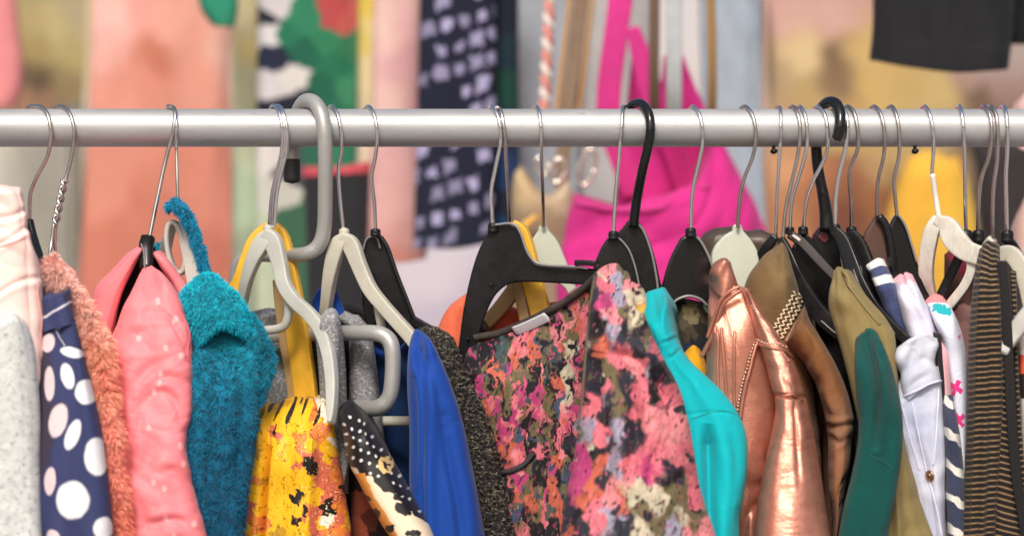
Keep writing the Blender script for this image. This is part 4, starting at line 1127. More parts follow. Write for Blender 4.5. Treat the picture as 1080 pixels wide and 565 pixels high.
def boucc(g):
    n = perlin(g.px * 0.42 + 2 * perlin(g.px * 0.2, g.py * 0.2, 3), g.py * 0.55, 4)
    n2 = perlin(g.px * 0.16, g.py * 0.16, 7)
    c = np.where((n + 0.25 * n2 > 0.30)[..., None], C_('#77705f'), np.where((n < -0.30)[..., None], C_('#17171a'), C_('#2f2d2c')))
    return c


o, g = cloth('boucle_jacket', BOUC, cz([(430, 352, -0.02), (444, 370), (456, 400), (468, 445), (478, 490), (486, 530), (492, 567), (502, 640)], [(450, 344, -0.02), (470, 372), (486, 420), (500, 470), (512, 520), (524, 567), (536, 640)], [(458, 345, -0.02), (475, 356), (489, 384), (503, 415), (517, 445), (527, 482), (534, 522), (545, 567), (556, 640)], d=-0.05),
             bulge=0.028, vt=0.05, col=boucc, fn=lambda g: 0.0022 * perlin(g.px * 0.30, g.py * 0.30, 5), fur=dict(n=9000, len=0.003, w=0.0003, up=0.8, down=0.1, clump=300, swirl=1.2, rand=0.6))
tag(o, 'black and gold boucle jacket squeezed between the blue dress and floral blouse', 'jacket', GG)

# --- orange garment peeking behind the big black hanger, on the yellow wood hanger
ORKN = M('orange_rust_knit', hexc('#d5674a'), 0.9, bump=0.5, bscale=500, var=0.12, vscale=100, sheen=0.3)
t = thing('orange_jumper', 'orange jumper behind the large black hanger and floral blouse', 'jumper', PV(490, 312, 0.04), GG)
cloth('shoulder', ORKN, cz([(492, 310), (476, 322), (466, 338), (461, 358), (464, 400), (470, 520)], [(494, 314), (484, 330), (480, 350), (486, 400), (490, 520)], [(498, 316), (500, 340), (508, 370), (520, 420), (530, 520)], d=0.03), parent=t, bulge=0.02, vt=0.06, folds=[(0.003, 30, 8, 3)], thick=0.05)
cloth('neckband', M('dark_rust_rib', hexc('#a8452f'), 0.9, bump=0.6, bscale=300, var=0.1), cz([(500, 345), (505, 370), (510, 400)], [(530, 322), (534, 350), (540, 390)], [(560, 330), (562, 350), (566, 390)], [(588, 318), (594, 340), (600, 390)], d=0.05), parent=t, bulge=0.02, vt=0.15, thick=0.03)
h = hanger('yellow wooden hanger mostly hidden behind the large black hanger', (541, 240, 0.02))
hook(h, [(538, 238), (536, 205), (534, 170), (533, 148), (531, 130), (527, 115), (522, 114)], 0.0015, DULLWIRE, stem_d=0.018)
band('shoulder_arm', h, YELLOWWOOD, [(540, 238, 0.022, 7), (550, 244, 0.021, 7), (556, 262, 0.02, 8), (560, 290, 0.018, 11), (566, 312, 0.016, 11), (572, 335, 0.014, 11), (580, 370, 0.012, 11)], t=0.005)
band('shoulder_arm', h, TANWOOD, [(552, 275, 0.03, 6), (545, 300, 0.032, 8), (530, 322, 0.034, 8), (512, 342, 0.036, 7), (495, 360, 0.04, 6)], t=0.005)
band('arm_edge', h, TANWOOD, [(545, 290, 0.024, 5), (549, 312, 0.022, 6), (555, 340, 0.02, 6)], t=0.004)
rod('hanging_clip', h, M('dark_wood', hexc('#3a2a1c'), 0.5, uv=False), [(506, 340, 0.03), (512, 348, 0.03)], 0.004)

# --- big black hanger
h = hanger('large black plastic hanger with a wide curved arm holding the floral blouse', (521, 240, -0.01))
hook(h, [(520, 240), (519, 222), (518, 202), (523, 175), (528, 148), (526, 126), (520, 114), (515, 116)], 0.0016, CHROME, stem_d=-0.008)
collar(h, 520, 240, -0.008, 0.0042, 9)
plate('body', h, BLACKP, [(513, 248), (520, 238), (531, 235), (541, 236), (548, 245), (554, 262), (561, 274), (572, 279), (600, 281), (622, 283), (634, 285), (634, 299), (618, 300), (578, 298), (548, 297.5), (534, 301), (522, 312), (513, 330), (506, 350), (500, 372), (496, 396), (486, 400), (482, 382), (485, 355), (489, 325), (496, 292), (504, 266)], -0.012, -0.00022, x0=540, t=0.011, n=160)
rod('rim', h, RIMP, [(522, 237, -0.0125), (541, 236, -0.0165), (549, 246, -0.0185), (555, 263, -0.0195), (563, 275, -0.021), (576, 279.5, -0.024), (604, 281, -0.031), (620, 283, -0.0345)], 0.0010)
m = MB()
for (a, b) in ((518, 300), (493, 357)):
    W, _ = pxpath([(a, b, -0.010 - 0.00022 * (a - 540)), (a, b + 0.1, -0.016 - 0.00022 * (a - 540))], 6); m.tube(W, 0.0011, seg=10)
m.build('rivet', BLACKGLOSS, h)
band('shoulder_notch', h, BLACKGLOSS, [(608, 277, -0.03, 3), (618, 277, -0.033, 3), (630, 278, -0.036, 3)], t=0.006)

# --- pale grey hanger G
h = hanger('pale grey green plastic hanger in front of the pink tote bag', (572, 240, 0.03))
hook(h, [(573, 240), (572.5, 205), (571, 165), (571, 145), (570, 128), (567, 114), (562, 115)], 0.0015, CHROME, stem_d=0.03)
plate('body', h, PALEGREEN, [(568, 242), (569, 238), (577, 238), (579, 243), (588, 254), (596, 272), (603, 292), (612, 312), (622, 330), (608, 330), (596, 305), (580, 296), (564, 300), (558, 280), (559, 258)], 0.033, 0, t=0.009)

# --- floral blouse
BK, DK, PK1, PK2, HP, OL, CR, SL, CO, TL, LV = C_('#1d1b20'), C_('#2c2d38'), C_('#d9707e'), C_('#e58a90'), C_('#ba4278'), C_('#6c6246'), C_('#c2b8a0'), C_('#46526c'), C_('#c4644f'), C_('#3c5252'), C_('#9a94a8')
R3 = np.random.default_rng(5)
BSP = [(160, 240, CO), (240, 200, CO), (270, 130, PK1), (130, 100, BK), (100, 170, BK), (180, 160, TL), (230, 290, OL), (250, 240, OL), (210, 370, OL), (310, 160, CO), (320, 230, BK), (300, 290, BK), (275, 300, HP), (330, 300, HP), (320, 370, HP), (350, 180, OL), (400, 100, PK2), (440, 60, PK2), (370, 240, TL), (405, 280, CO),
       (450, 160, CR), (440, 240, CR), (395, 180, TL), (500, 230, DK), (540, 180, OL), (490, 60, CO), (510, 20, PK1), (560, 50, DK), (580, 110, CO), (550, 150, HP), (510, 330, PK1), (530, 380, PK1), (480, 400, HP), (490, 450, LV), (410, 370, SL), (440, 330, CR), (370, 340, OL), (255, 470, SL), (190, 470, HP), (240, 430, HP), (170, 520, CO),
       (420, 480, PK1), (320, 480, OL), (340, 420, PK1), (500, 540, HP), (570, 480, HP), (90, 300, HP), (70, 250, BK), (60, 330, BK), (130, 350, PK1), (110, 400, CO), (150, 430, OL), (290, 540, BK), (350, 560, PK1), (220, 540, CO), (120, 300, OL), (290, 230, OL), (470, 100, OL), (530, 260, CO), (560, 320, DK), (560, 400, SL), (460, 520, DK), (380, 520, OL)]
fl = [(480 + a / 3.77, 330 + b / 3.77, c, 1.7) for a, b, c in BSP]
for i in range(760):
    x = R3.uniform(490, 640); y = R3.uniform(285, 650)
    q = R3.random()
    c = BK if q < 0.34 else DK if q < 0.40 else PK1 if q < 0.52 else PK2 if q < 0.55 else HP if q < 0.63 else OL if q < 0.78 else CO if q < 0.90 else CR if q < 0.92 else SL if q < 0.97 else TL
    lo = (y > 482) and R3.random() < 0.5
    fl.append((x, y, c, 1.6 if lo else R3.uniform(0.6, 1.1)))
bodyc = seeds(fl, warp=(6, 0.075, 3), sx=1.35, sy=0.5, soft=1.2, pw=6, oc=3)
SP1 = [(135, 120, DK), (185, 150, PK1), (180, 195, HP), (235, 120, LV), (280, 110, PK2), (200, 55, PK2), (260, 80, OL), (290, 180, CR), (260, 230, OL), (300, 260, CR), (150, 290, BK), (165, 370, CO), (245, 350, DK), (345, 230, C_('#c59a3c')), (355, 340, OL), (390, 390, PK1), (230, 425, PK1), (300, 450, PK2), (195, 490, OL), (280, 500, DK), (90, 450, DK),
       (120, 200, DK), (400, 470, BK), (330, 540, PK1), (430, 500, DK), (330, 300, BK), (370, 430, DK), (215, 250, PK2), (200, 320, LV), (130, 520, DK), (250, 300, BK), (320, 380, DK), (420, 550, PK1), (240, 180, LV), (110, 400, BK)]
SP2 = [(130, 60, PK1), (75, 110, HP), (105, 150, LV), (200, 80, DK), (200, 130, BK), (290, 20, DK), (260, 60, OL), (250, 180, LV), (240, 290, LV), (300, 200, DK), (400, 130, PK2), (450, 200, PK2), (480, 150, PK2), (400, 260, PK1), (360, 330, HP), (320, 300, PK1), (330, 410, CR), (400, 420, CR), (340, 480, OL), (330, 525, CR), (230, 410, PK2), (220, 490, LV), (100, 330, HP), (90, 370, HP),
       (130, 400, CO), (50, 480, DK), (450, 420, OL), (500, 400, OL), (480, 340, DK), (450, 470, OL), (520, 430, OL), (450, 545, LV), (520, 540, PK2), (560, 500, OL), (600, 540, PK2), (110, 260, HP), (30, 200, HP), (170, 300, CO), (160, 250, BK), (500, 270, PK1), (440, 330, DK), (390, 40, BK), (430, 60, PK1), (340, 70, PK1), (270, 450, CO), (290, 520, DK), (170, 480, PK1), (180, 200, PK1), (500, 490, CR), (555, 420, PK1), (420, 510, OL)]
fs = [(590 + a / 3.77, 265 + b / 3.77, c, 1.5) for a, b, c in SP1] + [(580 + a / 3.53, 405 + b / 3.53, c, 1.9 if a > 280 else 1.3) for a, b, c in SP2]
for i in range(110):
    x = R3.uniform(592, 770); y = R3.uniform(270, 650)
    q = R3.random()
    c = BK if q < 0.3 else DK if q < 0.5 else PK1 if q < 0.64 else OL if q < 0.82 else CR if q < 0.88 else LV if q < 0.93 else CO
    fs.append((x, y, c, R3.uniform(0.5, 0.9)))
slc = seeds(fs, warp=(7, 0.06, 8), sx=1.05, sy=0.66, soft=1.8, pw=5, oc=3)


def brushed(f, sd=1):
    """dry brush strokes and flecks of neighbouring dyes over the flower patches"""
    alt = np.array([BK, PK2, C_('#8d7a5c'), C_('#c9bda6'), HP, DK])

    def h(g):
        c = f(g).copy()
        xr = g.px + 0.28 * g.py; yr = g.py - 0.28 * g.px
        for k in range(6):
            n = fbm(xr * 0.23, yr * 0.085, 20 + k * 3 + sd, 3)
            m = np.clip((n - (0.72 if k in (1, 3) else 0.55)) * 4, 0, 1)[..., None] * (0.95 if k in (0, 5) else 0.45)
            c = c * (1 - m) + alt[k] * m
        tone = (0.80 if sd == 1 else 0.90) + 0.22 * fbm(xr * 0.3, yr * 0.09, 60 + sd, 3)
        return c * tone[..., None]
    return h


FLOR = M('floral_print_cotton', attr=True, rough=0.7, bump=0.18, bscale=700, sheen=0.1, var=0.06, vscale=250)
t = thing('floral_blouse', 'pink, black and olive floral print blouse in the centre', 'blouse', PV(600, 300, -0.05), GG)
o, g = cloth('body', FLOR, cz([(496, 361, 0.0), (488, 385), (490, 412), (496, 450), (506, 500), (516, 567), (526, 640)], [(528, 353, 0.0), (530, 400), (536, 460), (546, 520), (552, 567), (560, 640)], [(562, 340, -0.02), (564, 400), (568, 460), (572, 520), (576, 567), (580, 640)],
             [(596, 322, -0.04), (596, 400), (596, 460), (596, 520), (594, 567), (590, 640)], [(632, 292, -0.07), (632, 350, -0.07), (626, 420, -0.07), (618, 500, -0.07), (608, 567, -0.07), (604, 640, -0.07)], d=-0.035), parent=t, bulge=0.02, vt=0.0, res=0.55, col=brushed(bodyc),
             folds=[(0.006, 3, 1.3, 4, 'd'), (0.002, 22, 14, 8, 'w', 0.5)])
o, gs = cloth('sleeve', FLOR, cz([(628, 288, -0.08), (624, 310), (620, 350), (613, 400), (606, 460), (597, 520), (590, 567), (582, 640)], [(640, 277, -0.08), (650, 340), (650, 420), (646, 500), (644, 567), (642, 640)], [(654, 278, -0.08), (677, 330), (694, 400), (700, 480), (700, 567), (700, 640)],
             [(662, 284, -0.08), (671, 302), (681, 327), (691, 352), (706, 384), (722, 425), (733, 470), (743, 520), (758, 567), (775, 640)], d=-0.150), parent=t, bulge=0.036, vt=0.04, lean=0.05, res=0.55, col=brushed(slc, 2),
             folds=[(0.008, 2.6, 1.6, 6, 'd'), (0.004, 16, 12, 9, 'w', 0.6)], fn=wr([(((640, 372), (668, 378), (694, 402)), 6, 6), (((676, 395), (700, 412), (716, 440)), 6, 7), (((668, 415), (672, 460), (664, 500)), 7, 7), (((690, 470), (686, 500), (694, 520)), 5, 7), (((628, 420), (640, 470), (636, 530)), 7, 8), (((700, 520), (716, 505), (732, 500)), 3, 5), (((622, 330), (634, 350), (640, 372)), 2.5, 5)]))
rod('neck_binding', t, M('dark_floral_binding', hexc('#3a302c'), 0.8, uv=False, var=0.6, vscale=60), [(500, 356, -0.002), (512, 354, -0.004), (530, 350, -0.008), (562, 336, -0.028), (596, 318, -0.05), (618, 302, -0.064), (632, 288, -0.078)], 0.0030)
seam(g, 'pocket_edge', t, M('black_binding', (0.02, 0.02, 0.022), 0.7, uv=False), [(528, 498), (540, 496), (552, 490), (563, 478)], 0.0022, 0.0005)
seam(gs, 'armhole_seam', t, M('olive_seam', hexc('#5a503e'), 0.8, uv=False), [(628, 292), (624, 315), (620, 350), (614, 400), (608, 450)], 0.0014, 0.0)
# label at the neck
lb = MB(); Wt, _ = pxpath([(543, 349, -0.022), (558, 343, -0.032), (577, 334, -0.044)], 14)
lb.tube(Wt, 0, flat=(np.full(14, 0.0042), 0.0006), power=6, updir=(0, 1, 0.4)); lb.build('neck_label', M('white_label_tape', hexc('#d9dbe0'), 0.6, uv=False), t)
# ================================================================ right third
# --- small black hanger inside the floral sleeve, thick black hanger
h = hanger('small black plastic hanger with a straight wire hook at the floral shoulder', (648, 246, 0.0))
hook(h, [(647, 246), (649, 210), (652, 175), (654, 150), (656, 130), (657, 113.5), (661, 115)], 0.0015, CHROME, stem_d=-0.002)
collar(h, 647, 248, -0.002, 0.0042, 8)
plate('body', h, BLACKP, [(640, 252), (647, 248), (655, 252), (664, 263), (672, 283), (680, 310), (684, 335), (640, 330), (626, 290), (632, 266)], 0.0, 0, t=0.01)
rod('rim', h, RIMP, [(648, 249, -0.003), (656, 254, -0.003), (664, 265, -0.003), (670, 282, -0.003), (674, 300, -0.003)], 0.0008)
h = hanger('black plastic hanger with a thick moulded black hook', (668, 236, 0.018))
Rm = RR + 0.0045
W, _ = pxpath([(668, 238, 0.012), (672, 208, 0.004), (678, 178, -0.010), (684, 152, -0.0175), (686, 134, -Rm), (684, 120, -0.0155), (678, 110.5, -0.006), (671, 109, 0.004), (665, 113, 0.0125), (662, 124, 0.0185), (661, 138, Rm), (661, 148, Rm)], 90)
m = MB(); m.tube(W, np.r_[np.linspace(0.0040, 0.0036, 70), np.full(20, 0.0036)], seg=18); m.build('hook', BLACKGLOSS, h)
plate('body', h, BLACKP, [(650, 248), (657, 240), (664, 232), (672, 232), (682, 246), (690, 268), (696, 294), (702, 325), (680, 340), (655, 325), (645, 280)], 0.016, 0, t=0.012)
rod('rim', h, RIMP, [(670, 233, 0.0135), (679, 244, 0.0135), (687, 266, 0.0135), (692, 290, 0.0135), (694, 305, 0.0135)], 0.0010)
# --- black hanger J with arch
h = hanger('glossy black plastic hanger with an arched cutout left of the copper jacket', (729, 243, 0.004))
hook(h, [(728.5, 243), (729, 222), (731, 198), (737, 172), (741, 148), (739, 125), (733, 114), (727, 116)], 0.0015, CHROME, stem_d=0.002)
collar(h, 728.5, 245, 0.002, 0.0044, 9)
plate('body', h, BLACKGLOSS, [(718, 251), (728, 247), (738, 251), (748, 268), (757, 294), (766, 322), (774, 350), (756, 350), (747, 326), (736, 316), (722, 314), (711, 320), (706, 334), (696, 332), (698, 305), (706, 275)], 0.006, 0, t=0.012)
rod('rim', h, RIMP, [(728, 248, 0.002), (737, 252, 0.002), (745, 265, 0.002), (752, 282, 0.002), (757, 298, 0.002)], 0.0011)
rod('rim', h, RIMP, [(709, 322, 0.003), (714, 316, 0.003), (726, 312, 0.003), (738, 315, 0.003), (746, 322, 0.003)], 0.0011)
o, g = cloth('dark_floral_top', SATINPRINT, cz([(694, 318), (700, 360), (706, 420), (720, 640)], [(720, 314), (722, 360), (728, 420), (740, 640)], [(752, 322), (752, 360), (756, 420), (770, 640)], d=0.022), bulge=0.01, vt=0.03, thick=0.04,
             col=seeds([(708, 330, C_('#2b2620')), (720, 340, C_('#5a5140')), (730, 335, C_('#877a5c')), (738, 345, C_('#2a2420')), (715, 355, C_('#3c342a')), (728, 352, C_('#4b4234')), (742, 332, C_('#52483a')), (735, 362, C_('#21242c')), (722, 368, C_('#23304a')), (740, 380, C_('#1c1b1e')), (700, 350, C_('#191719'))], warp=(6, 0.15, 4)))
tag(o, 'dark floral top seen through the arch of the glossy black hanger', 'top', GG)
o, g = cloth('mustard_top', M('mustard_jersey', hexc('#d99a1c'), 0.8, bump=0.2, bscale=600, var=0.08, sheen=0.2), cz([(716, 378), (722, 400), (730, 440), (738, 640)], [(730, 364), (738, 392), (746, 440), (756, 640)], [(738, 368), (745, 385), (750, 420), (762, 640)], d=-0.045), bulge=0.02, vt=0.1, thick=0.05)
tag(o, 'mustard yellow top peeking between turquoise and copper sleeves', 'top', GG)

# --- turquoise top
TURQ = M('turquoise_jersey', hexc('#02aeb8'), 0.75, bump=0.12, bscale=900, var=0.04, vscale=30, sheen=0.25)


def turqfold(g):
    f = -0.010 * np.exp(-((g.px - 747 - (g.py - 455) * 0.02) / 6.0) ** 2) * np.clip((g.py - 446) / 22, 0, 1) * np.clip((600 - g.py) / 60, 0, 1)
    f += wr([(((697, 362), (706, 359), (716, 354)), 0.9, 2.0), (((704, 378), (712, 374), (719, 366)), 0.9, 2.2), (((722, 396), (728, 404), (730, 416)), 0.8, 4), (((752, 470), (758, 500), (762, 540)), 2.2, 7), (((770, 450), (776, 480), (774, 520)), 1.8, 6)])(g)
    f += -0.0005 * np.exp(-((g.py - 434 - 0.0022 * (g.px - 762) ** 2) / 2.2) ** 2)
    return f


o, g = cloth('turquoise_top', TURQ, cz([(676, 312, -0.06), (678, 338), (684, 368), (692, 395), (700, 430), (706, 465), (712, 505), (720, 545), (726, 567), (738, 640)], [(687, 306, -0.06), (694, 340), (706, 378), (728, 415), (744, 450), (750, 500), (754, 567), (762, 640)],
             [(698, 302, -0.06), (703, 314), (707, 336), (713, 360), (726, 380), (744, 396), (762, 413), (778, 434), (787, 458), (788, 490), (785, 520), (781, 545), (781, 567), (782, 640)], d=-0.108), bulge=0.022, vt=0.015, lean=0.03, folds=[(0.004, 3, 1.4, 4, 'd'), (0.0008, 16, 14, 9, 'n', 0.6)], fn=turqfold)
tag(o, 'bright turquoise jersey top between the floral blouse and copper jacket', 'top', GG)
seam(g, 'sleeve_seam', o, M('turquoise_seam', hexc('#0a9a9a'), 0.8, uv=False), [(730, 441), (748, 435), (766, 433), (783, 440)], 0.0006)

# --- pale green hanger, brown satin garment
h = hanger('pale green round necked plastic hanger above the copper jacket', (778, 240, 0.01))
hook(h, [(778, 240), (780, 210), (785, 188), (794, 165), (797, 146), (795, 126), (788, 114), (781, 115)], 0.0015, DULLWIRE, stem_d=0.008)
plate('body', h, PALEGREEN, [(773, 243), (774, 237), (782, 237), (784, 243), (793, 254), (800, 268), (802, 290), (812, 330), (790, 332), (776, 300), (760, 300), (750, 330), (742, 320), (749, 285), (752, 264), (762, 250)], 0.012, 0, t=0.011)
BRSAT = M('brown_satin', hexc('#57493f'), 0.4, bump=0.1, bscale=200, var=0.2, vscale=30)
o, g = cloth('brown_satin_top', BRSAT, cz([(732, 262), (738, 290), (740, 500)], [(752, 244), (758, 280), (760, 500)], [(790, 242), (794, 280), (796, 500)], [(820, 250), (826, 290), (830, 500)], d=0.06), bulge=0.015, vt=0.06, folds=[(0.004, 40, 20, 3, 'r', 0.4)], thick=0.05)
tag(o, 'dark brown satin top behind the pale green hanger', 'top', GG)

# --- copper jacket
COPM = M('copper_leather', hexc('#c48470'), 0.40, metal=0.60, bump=0.25, bscale=420, var=0.10, vscale=70, rvar=0.08, spec=0.6, bdist=0.0012)
COPD = M('copper_piping', hexc('#b97a66'), 0.40, metal=0.5, uv=False)
ZIPM = M('zip_teeth', (0.62, 0.48, 0.38), 0.3, 1.0, uv=False)
t = thing('leather_jacket', 'metallic copper leather jacket with zips and stitched shoulder', 'jacket', PV(765, 280, -0.07), GG)
o, g = cloth('body', COPM, cz([(748, 300, -0.055), (745, 330), (744, 365), (744, 410), (740, 450), (742, 495), (746, 540), (750, 567), (756, 640)], [(764, 300, -0.07), (766, 360), (768, 420), (772, 480), (780, 540), (784, 567), (788, 640)], [(778, 302, -0.075), (786, 350), (790, 420), (792, 480), (794, 567), (796, 640)],
             [(786, 308, -0.075), (802, 332), (816, 356), (824, 380), (824, 420), (818, 460), (808, 500), (802, 567), (800, 640)], d=-0.088), parent=t, bulge=0.02, vt=0.0, folds=[(0.003, 40, 6, 4, 'r', -0.1), (0.003, 26, 26, 6, 'w', 0.2)])
o, gc = cloth('collar', COPM, cz([(747, 300, -0.06), (748, 288), (753, 278), (760, 273), (764, 272)][::-1] + [], [(768, 273), (766, 290), (760, 312)], [(771, 275), (774, 288), (779, 304), (780, 312)], d=-0.075), parent=t, bulge=0.025, vt=0.1, folds=[(0.0015, 80, 50, 3)], thick=0.03)
o, gsl = cloth('sleeve', COPM, cz([(780, 302, -0.075), (788, 325), (798, 354), (810, 392), (818, 424), (813, 458), (805, 495), (798, 532), (795, 567), (792, 640)], [(786, 303, -0.085), (808, 342), (824, 378), (833, 420), (834, 460), (833, 510), (834, 567), (836, 640)],
             [(789, 308, -0.085), (807, 333), (824, 355), (837, 378), (846, 402), (853, 424), (859, 452), (866, 495), (872, 535), (876, 567), (882, 640)], d=-0.085), parent=t, bulge=0.034, vt=0.02, lean=0.07,
             folds=[(0.004, 2.5, 1.5, 5, 'd'), (0.0018, 14, 18, 8, 'n', 0.5), (0.0012, 16, 34, 18, 'w', 0.4), (0.00025, 60, 90, 28, 'c')], fn=lambda g: -0.003 * np.exp(-((g.px - 842 - 0.02 * (g.py - 420)) / 4.0) ** 2) * np.clip((520 - g.py) / 60, 0, 1) * np.clip((g.py - 410) / 20, 0, 1) - 0.0022 * np.exp(-((g.py - 417 + 0.004 * (g.px - 838) ** 2 * 0.5) / 2.4) ** 2))
gsh = gsl
rod('collar_piping', t, COPD, [(781, 306, -0.096), (772, 312, -0.096), (762, 322, -0.094), (755, 342, -0.09), (748, 360, -0.088), (740, 376, -0.085)], 0.0018)
rod('collar_piping', t, COPD, [(780, 302, -0.098), (770, 307, -0.098), (760, 317, -0.096), (752, 338, -0.092), (746, 356, -0.09)], 0.0014)
for pth in ([(803, 352), (796, 366), (790, 386), (786, 405), (782, 430), (778, 470), (776, 500)], [(762, 345), (764, 380), (767, 420), (771, 460)], [(775, 350), (774, 390), (775, 440)], [(756, 350), (756, 390), (759, 430)]):
    zipp = pth[0][0] == 803
    if zipp:
        stitches(g, 'zip', t, ZIPM, [(a - 4, b + 2) for a, b in pth], 3.6, 0.0011, 0.003, 0.5)
        seam(g, 'zip_tape', t, COPD, pth, 0.0016, 0.002)
    else:
        seam(g, 'rib_seam', t, COPD, pth, 0.0013, 0.001)
stitches(gsh, 'topstitching', t, M('pale_thread', hexc('#d8a892'), 0.7, uv=False), [(792, 322), (806, 344), (820, 362), (834, 380)], 3.2, 0.0005)
stitches(gsh, 'topstitching', t, M('pale_thread'), [(798, 356), (808, 362), (822, 361), (832, 366)], 3.0, 0.0007)
seam(gsh, 'shoulder_seam', t, COPD, [(800, 362), (812, 366), (826, 368), (838, 376)], 0.0016, 0.0003)
seam(gsl, 'sleeve_seam', t, COPD, [(822, 418), (832, 415), (842, 414), (850, 421)], 0.0010, 0.0006)

# --- brown suede jacket
BRN = M('brown_suede', attr=True, rough=0.66, bump=0.45, bscale=420, sheen=0.2, var=0.16, vscale=70, spec=0.14)
brc = seeds([(815, 290, C_('#76603f')), (800, 310, C_('#6c583c')), (828, 280, C_('#6f5b3e')), (835, 310, C_('#66533a')), (810, 340, C_('#5f4a33')), (835, 350, C_('#704c2e')), (850, 370, C_('#78502f')), (862, 395, C_('#70482c')), (875, 410, C_('#7c5234')), (870, 440, C_('#755238')), (885, 450, C_('#84604a')), (880, 490, C_('#8a5f44')), (872, 540, C_('#7c533b')), (860, 425, C_('#6f4c34'))], warp=(10, 0.05, 4), soft=14)
t = thing('suede_jacket', 'brown suede jacket with cream zigzag trim on the shoulder', 'jacket', PV(825, 258, -0.02), GG)
o, g = cloth('shoulder', BRN, cz([(822, 256, 0.0), (804, 270), (788, 292), (782, 320), (786, 360), (800, 420), (815, 500), (825, 640)], [(825, 254, 0.0), (824, 290), (824, 340), (830, 390), (838, 440), (846, 520), (850, 640)],
             [(829, 256, 0.0), (836, 284), (843, 308), (848, 340), (854, 380), (860, 420), (866, 470), (872, 567), (876, 640)], d=-0.035), parent=t, bulge=0.03, vt=0.04, col=brc, folds=[(0.004, 3, 1.4, 4, 'd'), (0.002, 20, 26, 6, 'w', 0.4)])
o, gb = cloth('sleeve', BRN, cz([(825, 360, -0.05), (848, 384), (861, 408), (868, 432), (871, 446), (873, 470), (873, 505), (877, 540), (879, 567), (878, 640)], [(837, 341, -0.06), (856, 366), (870, 392), (878, 425), (886, 448), (884, 500), (882, 567), (880, 640)],
              [(848, 320, -0.05), (854, 337), (863, 353), (878, 377), (892, 408), (899, 434), (901, 452), (898, 478), (893, 512), (888, 545), (884, 567), (882, 640)], d=-0.06), parent=t, bulge=0.032, vt=0.02, lean=0.03, col=brc,
              folds=[(0.003, 18, 22, 3, 'w', 0.5), (0.002, 30, 40, 8, 'w', -0.2)], fn=wr([(((868, 446), (880, 450), (899, 447)), 2.4, 3), (((872, 458), (884, 466), (895, 462)), 1.6, 3.5), (((866, 420), (874, 436), (886, 440)), 1.4, 4)]), thick=0.06)
ZIG = M('cream_braid', hexc('#cfc0a4'), 0.85, uv=False, var=0.1)
pa, pb = np.array([840.0, 309.0]), np.array([815.0, 352.0])
ax = (pb - pa) / np.linalg.norm(pb - pa); nx = np.array([-ax[1], ax[0]])
if nx[0] < 0: nx = -nx
for row in (0, 5.5, 11):
    m = MB(); n = 19; Wz = []
    for i in range(n):
        q = pa + (pb - pa) * i / (n - 1) + nx * (row - 2 + (2.0 if i % 2 else -2.0)) + np.array([0, 0.06 * row])
        a, b = near(g, q[0], q[1]); Wz.append(g.W[a, b] + g.N[a, b] * 0.0012)
    for i in range(n - 1):
        m.tube(np.linspace(Wz[i], Wz[i + 1], 4), 0.00062, seg=8)
    m.build('zigzag_trim', ZIG, g.obj)
for off in (15.5,):
    seam(g, 'trim_edge', t, M('tan_braid', hexc('#a08a68'), 0.85, uv=False), [tuple(pa + nx * off), tuple((pa + pb) / 2 + nx * off), tuple(pb + nx * off)], 0.0011, 0.0006)

# --- dark hangers in the crowded part
h = hanger('flat black hanger with the thin hook above the brown suede jacket', (818, 250, 0.01))
hook(h, [(818, 250), (819, 215), (821, 180), (823, 150), (823.5, 132), (822.5, 114), (819, 115)], 0.0014, CHROME, stem_d=0.006)
band('shoulder_arm', h, BLACKP, [(818, 249, 0.006, 4), (808, 262, 0.01, 5), (796, 280, 0.02, 5)], t=0.004)
h = hanger('black hanger whose long arm runs right of the brown suede shoulder', (826, 252, 0.0))
hook(h, [(825.5, 252), (829, 218), (835, 192), (842, 160), (844, 135), (841, 120), (837, 113), (833, 115)], 0.0015, DULLWIRE, stem_d=-0.002)
band('shoulder_arm', h, BLACKP, [(824, 252, 0.0, 4), (831, 266, -0.005, 5), (838, 288, -0.012, 8), (850, 312, -0.025, 9.5), (868, 334, -0.04, 9), (888, 352, -0.05, 7.5), (906, 366, -0.06, 5)], t=0.005)
rod('rim', h, RIMP, [(866, 338, -0.046), (880, 350, -0.053), (894, 359, -0.059)], 0.0006)
h = hanger('flat shiny dark brown hanger pointing down right in the crowded middle', (834, 246, 0.01))
hook(h, [(833, 246), (835, 213), (843, 185), (851, 155), (850, 126), (845, 114), (840, 115)], 0.0015, CHROME, stem_d=0.006)
collar(h, 833, 243, 0.006, 0.0036, 7)
SHBR = M('shiny_brown_plastic', hexc('#241c1b'), 0.5, uv=False, spec=0.3)
band('shoulder_arm', h, SHBR, [(833, 247, 0.005, 4.5), (846, 256, 0.0, 5), (862, 273, -0.008, 5), (880, 292, -0.018, 4.5), (900, 312, -0.03, 4.5)], t=0.003, tilt=(0.2, 1, -0.3))
band('glint_strip', h, M('pale_glint', hexc('#b4aca4'), 0.4, uv=False), [(836, 248.5, 0.0015, 1.7), (841, 252, 0.0005, 1.7), (844, 254.5, -0.0005, 1.7)], t=0.0034, tilt=(0.2, 1, -0.3))  # pale strip added as a painted glint on the arm
h = hanger('black hanger with the bent hook left of the big black hook', (847, 247, 0.02))
hook(h, [(847, 245), (850, 214), (857, 192), (871, 164), (873, 142), (870, 122), (864, 113.5), (858, 115)], 0.0015, CHROME, stem_d=0.016)
collar(h, 847, 243, 0.016, 0.0040, 8)
plate('body', h, BLACKGLOSS, [(840, 252), (848, 247), (857, 252), (866, 268), (876, 300), (890, 330), (860, 340), (842, 300), (834, 272)], 0.02, 0, t=0.01)

